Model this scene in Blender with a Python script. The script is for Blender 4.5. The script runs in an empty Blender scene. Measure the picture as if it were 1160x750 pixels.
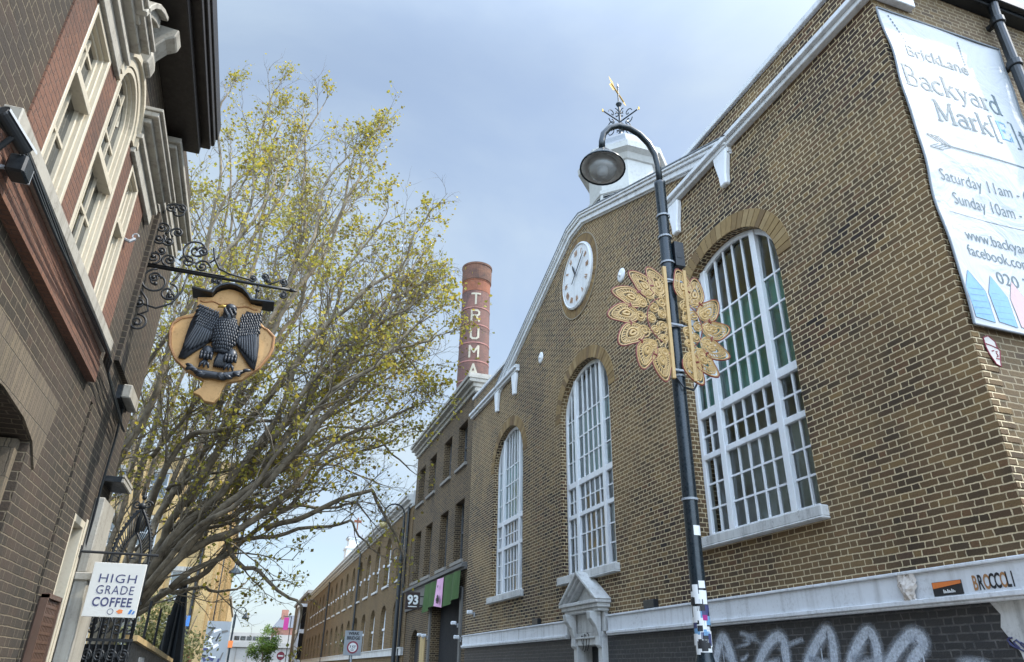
import bpy, bmesh, math, random
from mathutils import Vector, Matrix
from mathutils.geometry import tessellate_polygon
rnd = random.Random(11)
R = math.radians; PI = math.pi
SC = bpy.context.scene
COL = SC.collection

# ------------------------------------------------------------------ camera
cd = bpy.data.cameras.new('camera'); cam = bpy.data.objects.new('camera', cd); COL.objects.link(cam)
cam.matrix_world = Matrix(((0.94386407, -0.15568892, -0.29134442, 0), (-0.33003122, -0.40668364, -0.85187312, 0),
                           (0.0141422, 0.90020519, -0.43523628, 1.6), (0, 0, 0, 1)))
cd.sensor_width = 36; cd.lens = 24.83; cd.clip_start = .05; cd.clip_end = 3000
SC.camera = cam

# ------------------------------------------------------------------ world, sun, exposure
SUN_AZ, SUN_EL = R(104), R(52)            # azimuth clockwise from +Y (up the street), elevation
w = bpy.data.worlds.new('World'); SC.world = w; w.use_nodes = True
nt = w.node_tree; nt.nodes.clear()
out = nt.nodes.new('ShaderNodeOutputWorld'); bg = nt.nodes.new('ShaderNodeBackground')
sky = nt.nodes.new('ShaderNodeTexSky'); sky.sky_type = 'NISHITA'; sky.sun_disc = False
sky.sun_elevation = SUN_EL; sky.sun_rotation = SUN_AZ; sky.air_density = 1.0; sky.dust_density = 1.4; sky.ozone_density = .7
tc = nt.nodes.new('ShaderNodeTexCoord'); sp = nt.nodes.new('ShaderNodeSeparateXYZ'); nt.links.new(tc.outputs['Generated'], sp.inputs[0])
def wm(op, a, b=None):
    n = nt.nodes.new('ShaderNodeMath'); n.operation = op
    for i, v in enumerate((a, b)):
        if v is None: continue
        if isinstance(v, (int, float)): n.inputs[i].default_value = v
        else: nt.links.new(v, n.inputs[i])
    return n.outputs[0]
zz = wm('ADD', wm('MAXIMUM', sp.outputs[2], 0.0), 0.22)
cv = nt.nodes.new('ShaderNodeCombineXYZ')
nt.links.new(wm('DIVIDE', sp.outputs[0], zz), cv.inputs[0]); nt.links.new(wm('DIVIDE', sp.outputs[1], zz), cv.inputs[1]); cv.inputs[2].default_value = 3.1
n1 = nt.nodes.new('ShaderNodeTexNoise'); n1.inputs['Scale'].default_value = .9; n1.inputs['Detail'].default_value = 8; n1.inputs['Roughness'].default_value = .52; n1.inputs['Distortion'].default_value = .5
nt.links.new(cv.outputs[0], n1.inputs['Vector'])
mr = nt.nodes.new('ShaderNodeMapRange'); mr.inputs[1].default_value = .38; mr.inputs[2].default_value = .66; mr.inputs[3].default_value = .3; mr.inputs[4].default_value = .95
mr.interpolation_type = 'SMOOTHSTEP'
nt.links.new(n1.outputs[0], mr.inputs[0])
mx = nt.nodes.new('ShaderNodeMix'); mx.data_type = 'RGBA'
nt.links.new(mr.outputs[0], mx.inputs['Factor']); nt.links.new(sky.outputs[0], mx.inputs['A'])
mx.inputs['B'].default_value = (3.25, 3.85, 4.3, 1)
# sky scaled up overhead and behind the camera, added to lift the shaded walls
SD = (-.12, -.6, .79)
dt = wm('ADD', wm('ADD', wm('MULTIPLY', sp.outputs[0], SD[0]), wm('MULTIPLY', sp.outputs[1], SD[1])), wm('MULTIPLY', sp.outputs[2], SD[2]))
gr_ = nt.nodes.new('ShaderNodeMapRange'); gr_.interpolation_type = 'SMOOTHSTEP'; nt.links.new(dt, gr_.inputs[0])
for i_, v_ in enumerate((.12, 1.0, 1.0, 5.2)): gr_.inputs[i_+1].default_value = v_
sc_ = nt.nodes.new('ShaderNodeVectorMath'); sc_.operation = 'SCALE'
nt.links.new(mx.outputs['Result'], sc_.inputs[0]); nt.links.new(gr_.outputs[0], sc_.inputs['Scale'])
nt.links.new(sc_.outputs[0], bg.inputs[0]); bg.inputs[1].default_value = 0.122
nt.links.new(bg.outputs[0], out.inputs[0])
sl = bpy.data.lights.new('sun', 'SUN'); sl.energy = 2.9; sl.angle = R(.8); sl.color = (1, .94, .84)
sun = bpy.data.objects.new('sun', sl); COL.objects.link(sun)
S = Vector((math.sin(SUN_AZ)*math.cos(SUN_EL), math.cos(SUN_AZ)*math.cos(SUN_EL), math.sin(SUN_EL)))
sun.rotation_euler = S.to_track_quat('Z', 'Y').to_euler(); sun.location = S*60
vs = SC.view_settings; vs.view_transform = 'Standard'; vs.look = 'None'; vs.exposure = .88; vs.gamma = 1; vs.use_curve_mapping = False
SC.cycles.max_bounces = 6; SC.cycles.use_denoising = True

# ------------------------------------------------------------------ materials
class G:
    """small helper round a node tree"""
    def __init__(s, name):
        s.m = bpy.data.materials.new(name); s.m.use_nodes = True; s.t = s.m.node_tree; s.t.nodes.clear()
        s.o = s.n('OutputMaterial'); s.b = s.n('BsdfPrincipled'); s.t.links.new(s.b.outputs[0], s.o.inputs[0])
    def n(s, k): return s.t.nodes.new('ShaderNode'+k)
    def put(s, v, sock):
        if isinstance(v, (int, float)): sock.default_value = v
        elif isinstance(v, tuple): sock.default_value = v if len(v) == 4 or sock.type == 'VECTOR' else v+(1,)
        else: s.t.links.new(v, sock)
    def math(s, op, *a):
        n = s.n('Math'); n.operation = op
        for i, v in enumerate(a): s.put(v, n.inputs[i])
        return n.outputs[0]
    def mix(s, f, a, b, mode='MIX'):
        n = s.n('Mix'); n.data_type = 'RGBA'; n.blend_type = mode; n.clamp_factor = True
        s.put(f, n.inputs['Factor']); s.put(a, n.inputs['A']); s.put(b, n.inputs['B']); return n.outputs['Result']
    def noise(s, scale, detail=4, vec=None, rough=.5, dist=0):
        n = s.n('TexNoise'); n.inputs['Scale'].default_value = scale; n.inputs['Detail'].default_value = detail
        n.inputs['Roughness'].default_value = rough; n.inputs['Distortion'].default_value = dist
        if vec is not None: s.put(vec, n.inputs['Vector'])
        return n.outputs[0]
    def ramp(s, f, stops, interp='LINEAR'):
        n = s.n('ValToRGB'); e = n.color_ramp; e.interpolation = interp
        while len(e.elements) < len(stops): e.elements.new(.5)
        for el, (p, c) in zip(e.elements, stops): el.position = p; el.color = (c+(1,)) if len(c) == 3 else c
        s.put(f, n.inputs[0]); return n.outputs[0]
    def rng(s, v, a, b, c=0., d=1.):
        n = s.n('MapRange'); s.put(v, n.inputs[0])
        for i, q in enumerate((a, b, c, d)): s.put(q, n.inputs[i+1])
        return n.outputs[0]
    def pos(s):
        return s.n('NewGeometry').outputs['Position']
    def objc(s):
        return s.n('TexCoord').outputs['Object']
    def set(s, **k):
        for a, v in k.items():
            s.put(v, s.b.inputs[a.replace('_', ' ')])
    def bump(s, h, strength=.4, dist=.01):
        n = s.n('Bump'); n.inputs['Strength'].default_value = strength; n.inputs['Distance'].default_value = dist
        s.put(h, n.inputs['Height']); s.t.links.new(n.outputs[0], s.b.inputs['Normal'])

def paint(name, col, rough=.55, var=.18, dirt=(.12, .1, .08), dirtamt=.25, scale=3, metal=0, bump=.15, drip=.12):
    g = G(name); p = g.objc()
    a = g.noise(scale, 6, p, .6); b = g.noise(scale*9, 4, p, .6)
    c = g.mix(g.rng(a, .3, .7, 0, var), col, tuple(v*.55 for v in col))
    st = g.math('MULTIPLY', g.rng(b, .5, .8, 0, 1), g.rng(a, .4, .65, 0, dirtamt))
    c = g.mix(st, c, dirt)
    mp = g.n('Mapping'); mp.inputs['Scale'].default_value = (9, 9, .7); g.put(g.pos(), mp.inputs[0])
    c = g.mix(g.rng(g.noise(1, 5, mp.outputs[0], .65), .5, .8, 0, drip), c, dirt)
    g.set(Base_Color=c, Roughness=g.rng(b, .3, .7, max(rough-.12, .05), min(rough+.12, 1)), Metallic=metal)
    g.bump(b, bump, .004)
    return g.m

def brick_mat(name, cols, mortar, course=.068, period=.31, joint=.011, soot=(.03, .027, .024), sootamt=.35, paintcol=None, streaks=.3, jw=1.0, grain=.6):
    """Flemish bond: a stretcher and a header in turn, half a period shifted each course"""
    g = G(name)
    geo = g.n('NewGeometry'); sp = g.n('SeparateXYZ'); g.t.links.new(geo.outputs['Position'], sp.inputs[0])
    sn = g.n('SeparateXYZ'); g.t.links.new(geo.outputs['True Normal'], sn.inputs[0])
    ax = g.math('ABSOLUTE', sn.outputs[0]); ay = g.math('ABSOLUTE', sn.outputs[1]); az = g.math('ABSOLUTE', sn.outputs[2])
    isx = g.math('GREATER_THAN', ax, ay)
    wob = g.noise(2.3, 3, geo.outputs['Position']); wob2 = g.noise(17, 2, geo.outputs['Position'])
    u = g.math('ADD', g.math('MULTIPLY', isx, sp.outputs[1]), g.math('MULTIPLY', g.math('SUBTRACT', 1., isx), sp.outputs[0]))
    flat = g.math('GREATER_THAN', az, .8)
    v = g.math('ADD', g.math('MULTIPLY', g.math('SUBTRACT', 1., flat), sp.outputs[2]), g.math('MULTIPLY', flat, sp.outputs[1]))
    v = g.math('ADD', v, g.math('ADD', g.math('MULTIPLY', g.math('SUBTRACT', wob, .5), .016), g.math('MULTIPLY', g.math('SUBTRACT', wob2, .5), .009)))
    u = g.math('ADD', u, g.math('MULTIPLY', g.math('SUBTRACT', wob2, .5), .03))
    r = g.math('DIVIDE', v, course); row = g.math('FLOOR', r); fv = g.math('MULTIPLY', g.math('SUBTRACT', r, row), course)
    uu = g.math('ADD', g.math('DIVIDE', u, period), g.math('MULTIPLY', g.math('FLOORED_MODULO', row, 2.), .5))
    cu = g.math('FLOOR', uu); fu = g.math('MULTIPLY', g.math('SUBTRACT', uu, cu), period)
    L = period*.675
    isb = g.math('GREATER_THAN', fu, L)
    du = g.math('MINIMUM', g.math('MINIMUM', fu, g.math('SUBTRACT', period, fu)), g.math('ABSOLUTE', g.math('SUBTRACT', fu, L)))
    dv = g.math('MINIMUM', fv, g.math('SUBTRACT', course, fv))
    d = g.math('ADD', g.math('MINIMUM', du, dv), g.math('MULTIPLY', g.math('SUBTRACT', g.noise(38, 3, geo.outputs['Position'], .7), .5), .009))
    brk = g.rng(d, joint*.5*jw, joint*.5*jw+.0035)
    cell = g.n('CombineXYZ'); g.put(g.math('ADD', g.math('MULTIPLY', cu, 2.), isb), cell.inputs[0]); g.put(row, cell.inputs[1])
    wn = g.n('TexWhiteNoise'); wn.noise_dimensions = '3D'; g.t.links.new(cell.outputs[0], wn.inputs['Vector'])
    n = len(cols); c = g.ramp(wn.outputs[0], [((i+.5)/n, cc) for i, cc in enumerate(cols)])
    fine = g.noise(60, 4, geo.outputs['Position'], .65); big = g.noise(.8, 6, geo.outputs['Position'], .62)
    c = g.mix(g.rng(fine, .35, .75, 0, grain), c, tuple(x*.4 for x in cols[0]))
    pat = g.noise(.55, 3, geo.outputs['Position'], .6)
    c = g.mix(g.rng(pat, .44, .66, 0, .6), c, tuple(x*1.25 for x in cols[-1]))
    c = g.mix(g.rng(pat, .48, .3, 0, .6), c, tuple(x*.9 for x in cols[3 % n]))
    mc = g.mix(g.rng(fine, .3, .7, 0, .5), mortar, tuple(x*.6 for x in mortar))
    c = g.mix(brk, mc, c)
    c = g.mix(g.rng(big, .45, .72, 0, sootamt), c, soot)
    # rain streaks: noise stretched downwards
    mp = g.n('Mapping'); mp.inputs['Scale'].default_value = (5, 5, .35); g.t.links.new(geo.outputs['Position'], mp.inputs[0])
    stn = g.noise(1, 5, mp.outputs[0], .6)
    c = g.mix(g.rng(stn, .55, .8, 0, streaks), c, soot)
    if paintcol:
        c = g.mix(g.rng(g.noise(6, 5, geo.outputs['Position'], .7), .35, .62, .92, .3), c, paintcol)
    g.set(Base_Color=c, Roughness=.9 if not paintcol else .55)
    g.bump(g.math('ADD', brk, g.math('MULTIPLY', fine, .8)), .7, .009)
    return g.m

STOCK = [(.016, .011, .008), (.042, .025, .014), (.24, .148, .055), (.058, .03, .02), (.125, .073, .032), (.02, .014, .011), (.165, .078, .035), (.085, .052, .029), (.027, .018, .013), (.195, .122, .052)]
M = {}
M['stock'] = brick_mat('brown_stock_brick', STOCK, (0.714, 0.570, 0.353), joint=.0085, sootamt=.22, streaks=.2)
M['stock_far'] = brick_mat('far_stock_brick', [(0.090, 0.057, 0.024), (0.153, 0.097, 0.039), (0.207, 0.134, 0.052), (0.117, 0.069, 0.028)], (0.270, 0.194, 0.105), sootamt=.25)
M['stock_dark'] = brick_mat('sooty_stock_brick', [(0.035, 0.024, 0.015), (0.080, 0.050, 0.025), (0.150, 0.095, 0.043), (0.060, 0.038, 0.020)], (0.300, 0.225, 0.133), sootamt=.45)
M['end_brick'] = brick_mat('yellow_end_brick', [(0.150, 0.098, 0.040), (0.210, 0.140, 0.056), (0.120, 0.077, 0.034), (0.180, 0.112, 0.043), (0.075, 0.049, 0.028)], (0.300, 0.238, 0.149), sootamt=.3)
M['black_brick'] = brick_mat('black_painted_brick', [(.03, .029, .03), (.06, .052, .045), (.04, .04, .04)], (.2, .19, .18), paintcol=(.032, .032, .034), sootamt=.5)
M['soot_brick'] = brick_mat('soot_grey_brick', [(0.035, 0.029, 0.019), (0.046, 0.036, 0.024), (0.055, 0.042, 0.029), (0.039, 0.031, 0.022), (0.065, 0.043, 0.029)], (0.163, 0.133, 0.089), course=.075, period=.34, sootamt=.55, streaks=.45, joint=.006, grain=.9)
M['gauged_red'] = brick_mat('rubbed_red_brick', [(0.153, 0.073, 0.047), (0.204, 0.096, 0.056), (0.128, 0.063, 0.042), (0.170, 0.082, 0.053)], (0.111, 0.069, 0.052), course=.056, period=.26, joint=.005, sootamt=.6)
M['arch_brick'] = brick_mat('gauged_tan_brick', [(0.150, 0.120, 0.079), (0.180, 0.143, 0.094), (0.128, 0.101, 0.072)], (0.090, 0.075, 0.054), course=.22, period=.1, joint=.004, sootamt=.4)
M['warm_yellow'] = brick_mat('warm_yellow_brick', [(.42, .27, .1), (.5, .34, .14), (.36, .22, .085), (.46, .3, .12)], (.5, .38, .2), sootamt=.25, streaks=.2)
M['red_far'] = brick_mat('far_red_brick', [(.3, .12, .08), (.36, .15, .1)], (.4, .25, .2))
M['chimney_brick'] = brick_mat('chimney_red_brick', [(.1, .045, .035), (.14, .06, .045), (.085, .038, .03)], (.16, .09, .07), course=.15, period=.6, sootamt=.5, streaks=.5)
M['chimney_orange'] = brick_mat('chimney_orange_brick', [(.22, .075, .04), (.27, .095, .048)], (.3, .14, .08), course=.15, period=.6, sootamt=.3)
M['pinkline'] = paint('pale_red_line', (.36, .15, .12))
for i, c in enumerate([(.30, .2, .085), (.24, .155, .065), (.34, .235, .11), (.19, .12, .055)]):
    M['vous%d' % i] = paint('yellow_voussoir', c, .9, .4, scale=9)
M['mortar'] = paint('lime_mortar', (.3, .25, .18), .95)
M['white'] = paint('white_paint', (.74, .76, .78), .5, .18, (.2, .19, .17), .55, drip=.5)
M['white_clean'] = paint('white_gloss_paint', (.8, .82, .84), .4, .1, (.4, .4, .38), .35, drip=.3)
M['white_dirty'] = paint('weathered_white_paint', (.62, .62, .6), .6, .3, (.12, .11, .1), .8, 4, drip=.6)
M['cream'] = paint('cream_paint', (.54, .485, .375), .5, .2, (.2, .16, .11), .5, drip=.4)
M['stonewhite'] = paint('pale_painted_stone', (.38, .36, .31), .7, .35, (.1, .085, .07), .85, 4, drip=.7)
M['lead'] = paint('grey_lead', (.2, .22, .24), .6, .3)
M['darkwood'] = paint('dark_brown_paint', (.012, .008, .006), .55, .4)
M['black'] = paint('black_metal_paint', (.012, .016, .02), .38, .3, (.08, .07, .06), .3)
M['iron'] = paint('wrought_iron', (.016, .018, .02), .5, .3, (.06, .045, .035), .4)
M['post'] = paint('dark_green_post_paint', (.008, .017, .023), .3, .3, (.07, .07, .07), .3)
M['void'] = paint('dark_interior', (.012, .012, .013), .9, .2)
M['gold'] = paint('gold_paint', (.56, .37, .15), .5, .25, (.2, .1, .04), .4, 8)
M['gilt'] = paint('gilded_metal', (.5, .32, .07), .4, .2, metal=.5)
M['red'] = paint('dark_red_rope_light', (.2, .03, .022), .5)
M['tan'] = paint('ochre_board_paint', (.58, .34, .13), .6, .3, (.16, .08, .03), .8, 5, drip=.45)
M['tan_edge'] = paint('brown_board_edge', (.4, .2, .08), .6)
M['grey_stone'] = paint('grey_stone', (.26, .24, .21), .85, .4, scale=5)
M['conc'] = paint('pale_concrete', (.34, .32, .29), .8, .2, scale=.6)
M['slate'] = paint('roof_slate', (.11, .12, .14), .6, .3)
M['galv'] = paint('galvanised_grey', (.33, .35, .37), .45, .2)
M['signgrey'] = paint('grey_sign_paint', (.3, .325, .34), .5, .1)
M['fascia'] = paint('grey_fascia_board', (.15, .145, .135), .7, .3)
M['ink'] = paint('navy_lettering', (.05, .055, .14), .6, .05)
M['bannerink'] = paint('slate_lettering', (.075, .12, .14), .6, .05)
M['blueink'] = paint('blue_lettering', (.16, .38, .58), .6, .05)
M['signblack'] = paint('sign_black', (.02, .02, .022), .6, .05)
M['brownsign'] = paint('dark_brown_sign', (.035, .018, .015), .5, .1)
M['letterwhite'] = paint('white_lettering', (.8, .8, .78), .6, .05)
M['chimletter'] = paint('cream_brick_lettering', (.5, .44, .33), .85, .4, scale=1)
M['pink'] = paint('pink_cloth', (.72, .4, .58), .8, .15)
M['magenta'] = paint('magenta_cloth', (.4, .03, .2), .8)
M['orange'] = paint('orange_paint', (.8, .22, .05), .6)
M['ygreen'] = paint('yellow_sticker', (.75, .6, .08), .6)
M['blue'] = paint('blue_sticker', (.06, .2, .5), .6)
M['lblue'] = paint('pale_blue_print', (.16, .33, .52), .7, .1)
M['pinkprint'] = paint('pale_pink_print', (.5, .36, .36), .7, .1)
M['grate'] = paint('brown_shutter', (.1, .055, .035), .5, .3)
M['cupola'] = paint('weathered_pale_paint', (.5, .5, .47), .6, .25, (.15, .14, .12), .5, 2)
M['timber'] = paint('tan_timber', (.5, .36, .17), .7, .3)  # plain tan wood colour
M['oldpaper'] = paint('crumpled_pale_paper', (.62, .56, .5), .9, .3)
M['darkred'] = paint('dark_red_print', (.26, .04, .06), .7)
M['asphalt'] = paint('asphalt', (.05, .05, .052), .9, .3, scale=2)
M['paving'] = paint('paving_slabs', (.33, .31, .28), .85, .35, scale=1.2)
M['coffee'] = paint('white_sign_panel', (.66, .65, .6), .45, .05, (.5, .48, .42), .15)

def banner_mat():
    g = G('printed_vinyl'); p = g.objc()
    a = g.noise(1.3, 3, p); fine = g.noise(140, 2, p)
    g.set(Base_Color=g.mix(g.rng(a, .35, .7, 0, .25), (.44, .455, .465), (.38, .4, .42)), Roughness=.55)
    g.bump(g.noise(1.6, 4, p, .55, 1.2), .55, .06); return g.m
M['banner'] = banner_mat()

def cloth_mat():
    g = G('green_hanging_cloth'); p = g.objc()
    g.set(Base_Color=g.mix(g.noise(4, 4, p), (.035, .075, .022), (.07, .13, .035)), Roughness=.9); return g.m
M['greencloth'] = cloth_mat()

def feather_mat():
    g = G('black_carved_feathers'); p = g.objc()
    a = g.noise(25, 4, p, .6)
    g.set(Base_Color=g.mix(a, (.016, .02, .026), (.035, .042, .052)), Roughness=.42); g.bump(a, .4, .004); return g.m
M['feather'] = feather_mat()

def glass_mat(name, tint=(.84, .92, .9), refl=1.0, dark=None):
    g = G(name)
    geo = g.n('NewGeometry'); rpi = geo.outputs['Random Per Island']
    tr = g.n('BsdfTransparent'); gl = g.n('BsdfGlossy'); gl.inputs['Roughness'].default_value = .015
    g.put(g.mix(rpi, tint, tuple(v*.72 for v in tint)), tr.inputs[0])
    gl.inputs[0].default_value = (.95, .98, 1, 1)
    fr = g.n('Fresnel'); fr.inputs[0].default_value = 1.5
    bp = g.n('Bump'); bp.inputs['Strength'].default_value = .4; bp.inputs['Distance'].default_value = .02
    g.put(g.noise(3.2, 3, geo.outputs['Position']), bp.inputs['Height'])
    g.t.links.new(bp.outputs[0], gl.inputs['Normal']); g.t.links.new(bp.outputs[0], fr.inputs['Normal'])
    ms = g.n('MixShader'); g.put(g.math('MINIMUM', g.math('ADD', g.math('MULTIPLY', fr.outputs[0], refl*1.15), .03), 1.), ms.inputs[0])
    base = tr
    if dark:
        base = g.n('BsdfDiffuse'); g.put(g.mix(rpi, dark, tuple(v*.5 for v in dark)), base.inputs[0])
    g.t.links.new(base.outputs[0], ms.inputs[1]); g.t.links.new(gl.outputs[0], ms.inputs[2])
    g.t.links.new(ms.outputs[0], g.o.inputs[0]); g.t.nodes.remove(g.b)
    return g.m
M['glass'] = glass_mat('old_window_glass')
M['dglass'] = glass_mat('dark_window_glass', dark=(.012, .014, .016))
M['bglass'] = glass_mat('blinded_window_glass', dark=(.3, .32, .34))
M['teal'] = paint('teal_blind', (.22, .55, .5), .9, .45, (.06, .15, .14), .3, 1.5)
M['roomwall'] = paint('pale_room_wall', (.75, .76, .73), .9, .1)

def bark_mat():
    g = G('plane_bark'); p = g.pos()
    a = g.noise(6, 6, p, .65); b = g.noise(30, 3, p)
    g.set(Base_Color=g.mix(g.rng(a, .35, .65), (.1, .08, .055), (.27, .22, .15)), Roughness=.95); g.bump(b, .4, .01); return g.m
M['bark'] = bark_mat()
def leaf_mat(name, stops):
    g = G(name); rpi = g.n('NewGeometry').outputs['Random Per Island']
    c = g.ramp(rpi, stops)
    g.set(Base_Color=c, Roughness=.6)
    tr = g.n('BsdfTranslucent'); g.put(c, tr.inputs[0])
    ms = g.n('MixShader'); ms.inputs[0].default_value = .45
    g.t.links.new(g.b.outputs[0], ms.inputs[1]); g.t.links.new(tr.outputs[0], ms.inputs[2]); g.t.links.new(ms.outputs[0], g.o.inputs[0])
    return g.m
M['leaf'] = leaf_mat('young_plane_leaves', [(0, (.56, .43, .05)), (.35, (.42, .37, .05)), (.7, (.26, .25, .05)), (1, (.2, .13, .04))])
M['hedge'] = leaf_mat('dusty_green_leaves', [(0, (.12, .13, .04)), (.5, (.2, .2, .07)), (1, (.07, .08, .025))])
M['limeleaf'] = leaf_mat('fresh_green_leaves', [(0, (.16, .26, .03)), (1, (.08, .15, .02))])

def spray_mat():
    g = G('white_spray_paint'); p = g.pos()
    a = g.noise(9, 5, p, .65)
    tr = g.n('BsdfTransparent'); ms = g.n('MixShader')
    g.set(Base_Color=g.mix(a, (.4, .45, .52), (.8, .84, .9)), Roughness=.6)
    at = g.n('Attribute'); at.attribute_name = 'soft'
    g.put(g.math('MULTIPLY', g.math('MINIMUM', g.math('MULTIPLY', at.outputs['Fac'], 3.2), 1.), g.rng(g.noise(40, 4, p, .7), .3, .6, .35, .95)), ms.inputs[0])
    g.t.links.new(tr.outputs[0], ms.inputs[1]); g.t.links.new(g.b.outputs[0], ms.inputs[2]); g.t.links.new(ms.outputs[0], g.o.inputs[0])
    return g.m
M['spray'] = spray_mat()
def lamp_glass():
    g = G('frosted_lamp_bowl'); g.set(Base_Color=(.6, .62, .62), Roughness=.18, Transmission_Weight=.7, IOR=1.45); return g.m
M['bowl'] = lamp_glass()

# ------------------------------------------------------------------ mesh builder
class MB:
    def __init__(s): s.v = []; s.f = []; s.mi = []; s.k = 0; s.parts = []
    def add(s, vs_, fs):
        o = len(s.v); q = len(s.f); s.v += [tuple(p) for p in vs_]
        for f in fs: s.f.append(tuple(i+o for i in f)); s.mi.append(s.k)
        s.parts.append(((o, len(s.v)), (q, len(s.f)))); return s
    def box(s, x0, x1, y0, y1, z0, z1):
        x0, x1 = min(x0, x1), max(x0, x1); y0, y1 = min(y0, y1), max(y0, y1); z0, z1 = min(z0, z1), max(z0, z1)
        return s.add([(x0,y0,z0),(x1,y0,z0),(x1,y1,z0),(x0,y1,z0),(x0,y0,z1),(x1,y0,z1),(x1,y1,z1),(x0,y1,z1)],
              [(0,3,2,1),(4,5,6,7),(0,1,5,4),(1,2,6,5),(2,3,7,6),(3,0,4,7)])
    def plate(s, outer, holes, mp, d0, d1):
        """polygon with holes, extruded between depths d0 (front) and d1; mp(u, v, d) -> xyz"""
        loops = [outer]+list(holes)
        tris = tessellate_polygon([[Vector((u, v, 0)) for u, v in l] for l in loops])
        flat = [p for l in loops for p in l]; n = len(flat)
        vs_ = [mp(u, v, d0) for u, v in flat]+[mp(u, v, d1) for u, v in flat]
        fs = [tuple(t) for t in tris]+[tuple(i+n for i in reversed(t)) for t in tris]
        o = 0
        for l in loops:
            m = len(l)
            for i in range(m):
                a, b = o+i, o+(i+1) % m; fs.append((a, b, b+n, a+n))
            o += m
        return s.add(vs_, fs)
    def tube(s, pts, r, n=8, cap=True, closed=False):
        pts = [Vector(p) for p in pts]; m = len(pts)
        rr = r if isinstance(r, (list, tuple)) else [r]*m
        vs_ = []; up = None
        for i, p in enumerate(pts):
            if closed: t = pts[(i+1) % m]-pts[i-1]
            else: t = pts[min(i+1, m-1)]-pts[max(i-1, 0)]
            if t.length < 1e-9: t = Vector((0, 0, 1))
            t.normalize()
            if up is None:
                up = t.orthogonal().normalized()
            else:
                up = up-t*up.dot(t)
                if up.length < 1e-5: up = t.orthogonal()
                up.normalize()
            b = t.cross(up)
            for k in range(n):
                a = 2*PI*k/n; vs_.append(p+(up*math.cos(a)+b*math.sin(a))*rr[i])
        fs = []
        for i in range(m if closed else m-1):
            j = (i+1) % m
            for k in range(n):
                fs.append((i*n+k, i*n+(k+1) % n, j*n+(k+1) % n, j*n+k))
        if cap and not closed: fs += [tuple(range(n-1, -1, -1)), tuple(range((m-1)*n, m*n))]
        return s.add(vs_, fs)
    def lathe(s, prof, c, n=24, a0=0, cap=True, axis=None):
        vs_ = []
        Q = Vector((0, 0, 1)).rotation_difference(Vector(axis)).to_matrix() if axis else Matrix.Identity(3)
        for r, z in prof:
            for k in range(n):
                a = a0+2*PI*k/n; vs_.append(Vector(c)+Q @ Vector((r*math.cos(a), r*math.sin(a), z)))
        m = len(prof); fs = [(i*n+k, i*n+(k+1) % n, (i+1)*n+(k+1) % n, (i+1)*n+k) for i in range(m-1) for k in range(n)]
        if cap: fs += [tuple(range(n-1, -1, -1)), tuple(range((m-1)*n, m*n))]
        return s.add(vs_, fs)
    def ball(s, c, rx, ry=None, rz=None, n=12, m=8, rot=None):
        ry = ry or rx; rz = rz or rx; vs_ = []
        for i in range(m+1):
            t = PI*i/m
            for k in range(n):
                a = 2*PI*k/n; p = Vector((rx*math.sin(t)*math.cos(a), ry*math.sin(t)*math.sin(a), -rz*math.cos(t)))
                if rot: p = rot @ p
                vs_.append(p+Vector(c))
        fs = [(i*n+k, i*n+(k+1) % n, (i+1)*n+(k+1) % n, (i+1)*n+k) for i in range(m) for k in range(n)]
        return s.add(vs_, fs)
    def text(s, body, size, place, bold=0., align='LEFT', width=None, spacing=1.0):
        c = bpy.data.curves.new('t', 'FONT'); c.body = body; c.size = size; c.align_x = align; c.offset = bold; c.space_character = spacing; c.resolution_u = 3
        o = bpy.data.objects.new('t', c); me = bpy.data.meshes.new_from_object(o)
        vs_ = [tuple(v.co) for v in me.vertices]; fs = [tuple(p.vertices) for p in me.polygons]
        if width and vs_:
            x0 = min(v[0] for v in vs_); x1 = max(v[0] for v in vs_); k = width/(x1-x0); x00 = x0
            vs_ = [((v[0]-x00)*k, v[1], 0) for v in vs_]
        bpy.data.objects.remove(o); bpy.data.curves.remove(c); bpy.data.meshes.remove(me)
        return s.add([place(v[0], v[1]) for v in vs_], fs)
    def split(s, name, mat, parent, **k):
        """every separate piece (one add) becomes a part of its own"""
        for (v0, v1), (f0, f1) in s.parts:
            q = MB(); q.v = s.v[v0:v1]; q.f = [tuple(i-v0 for i in f) for f in s.f[f0:f1]]; q.mi = s.mi[f0:f1]; q.build(name, mat, parent, **k)
    def build(s, name, mat, parent=None, smooth=False, bevel=0, fix=True):
        me = bpy.data.meshes.new(name)
        o0 = Vector((0, 0, 0)); q = parent
        while q is not None: o0 += q.location; q = q.parent
        me.from_pydata([tuple(Vector(p)-o0) for p in s.v], [], s.f)
        for m in (mat if isinstance(mat, (list, tuple)) else [mat]): me.materials.append(M[m])
        for p, k in zip(me.polygons, s.mi): p.material_index = k
        if fix or bevel:
            bm = bmesh.new(); bm.from_mesh(me)
            if fix: bmesh.ops.recalc_face_normals(bm, faces=bm.faces)
            if bevel:
                ed = [e for e in bm.edges if len(e.link_faces) == 2 and e.calc_face_angle(0) > .6]
                bmesh.ops.bevel(bm, geom=ed, offset=bevel, segments=1, affect='EDGES', clamp_overlap=True)
            bm.to_mesh(me); bm.free()
        if smooth:
            for p in me.polygons: p.use_smooth = True
        o = bpy.data.objects.new(name, me); COL.objects.link(o)
        if parent is not None: o.parent = parent
        return o

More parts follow.
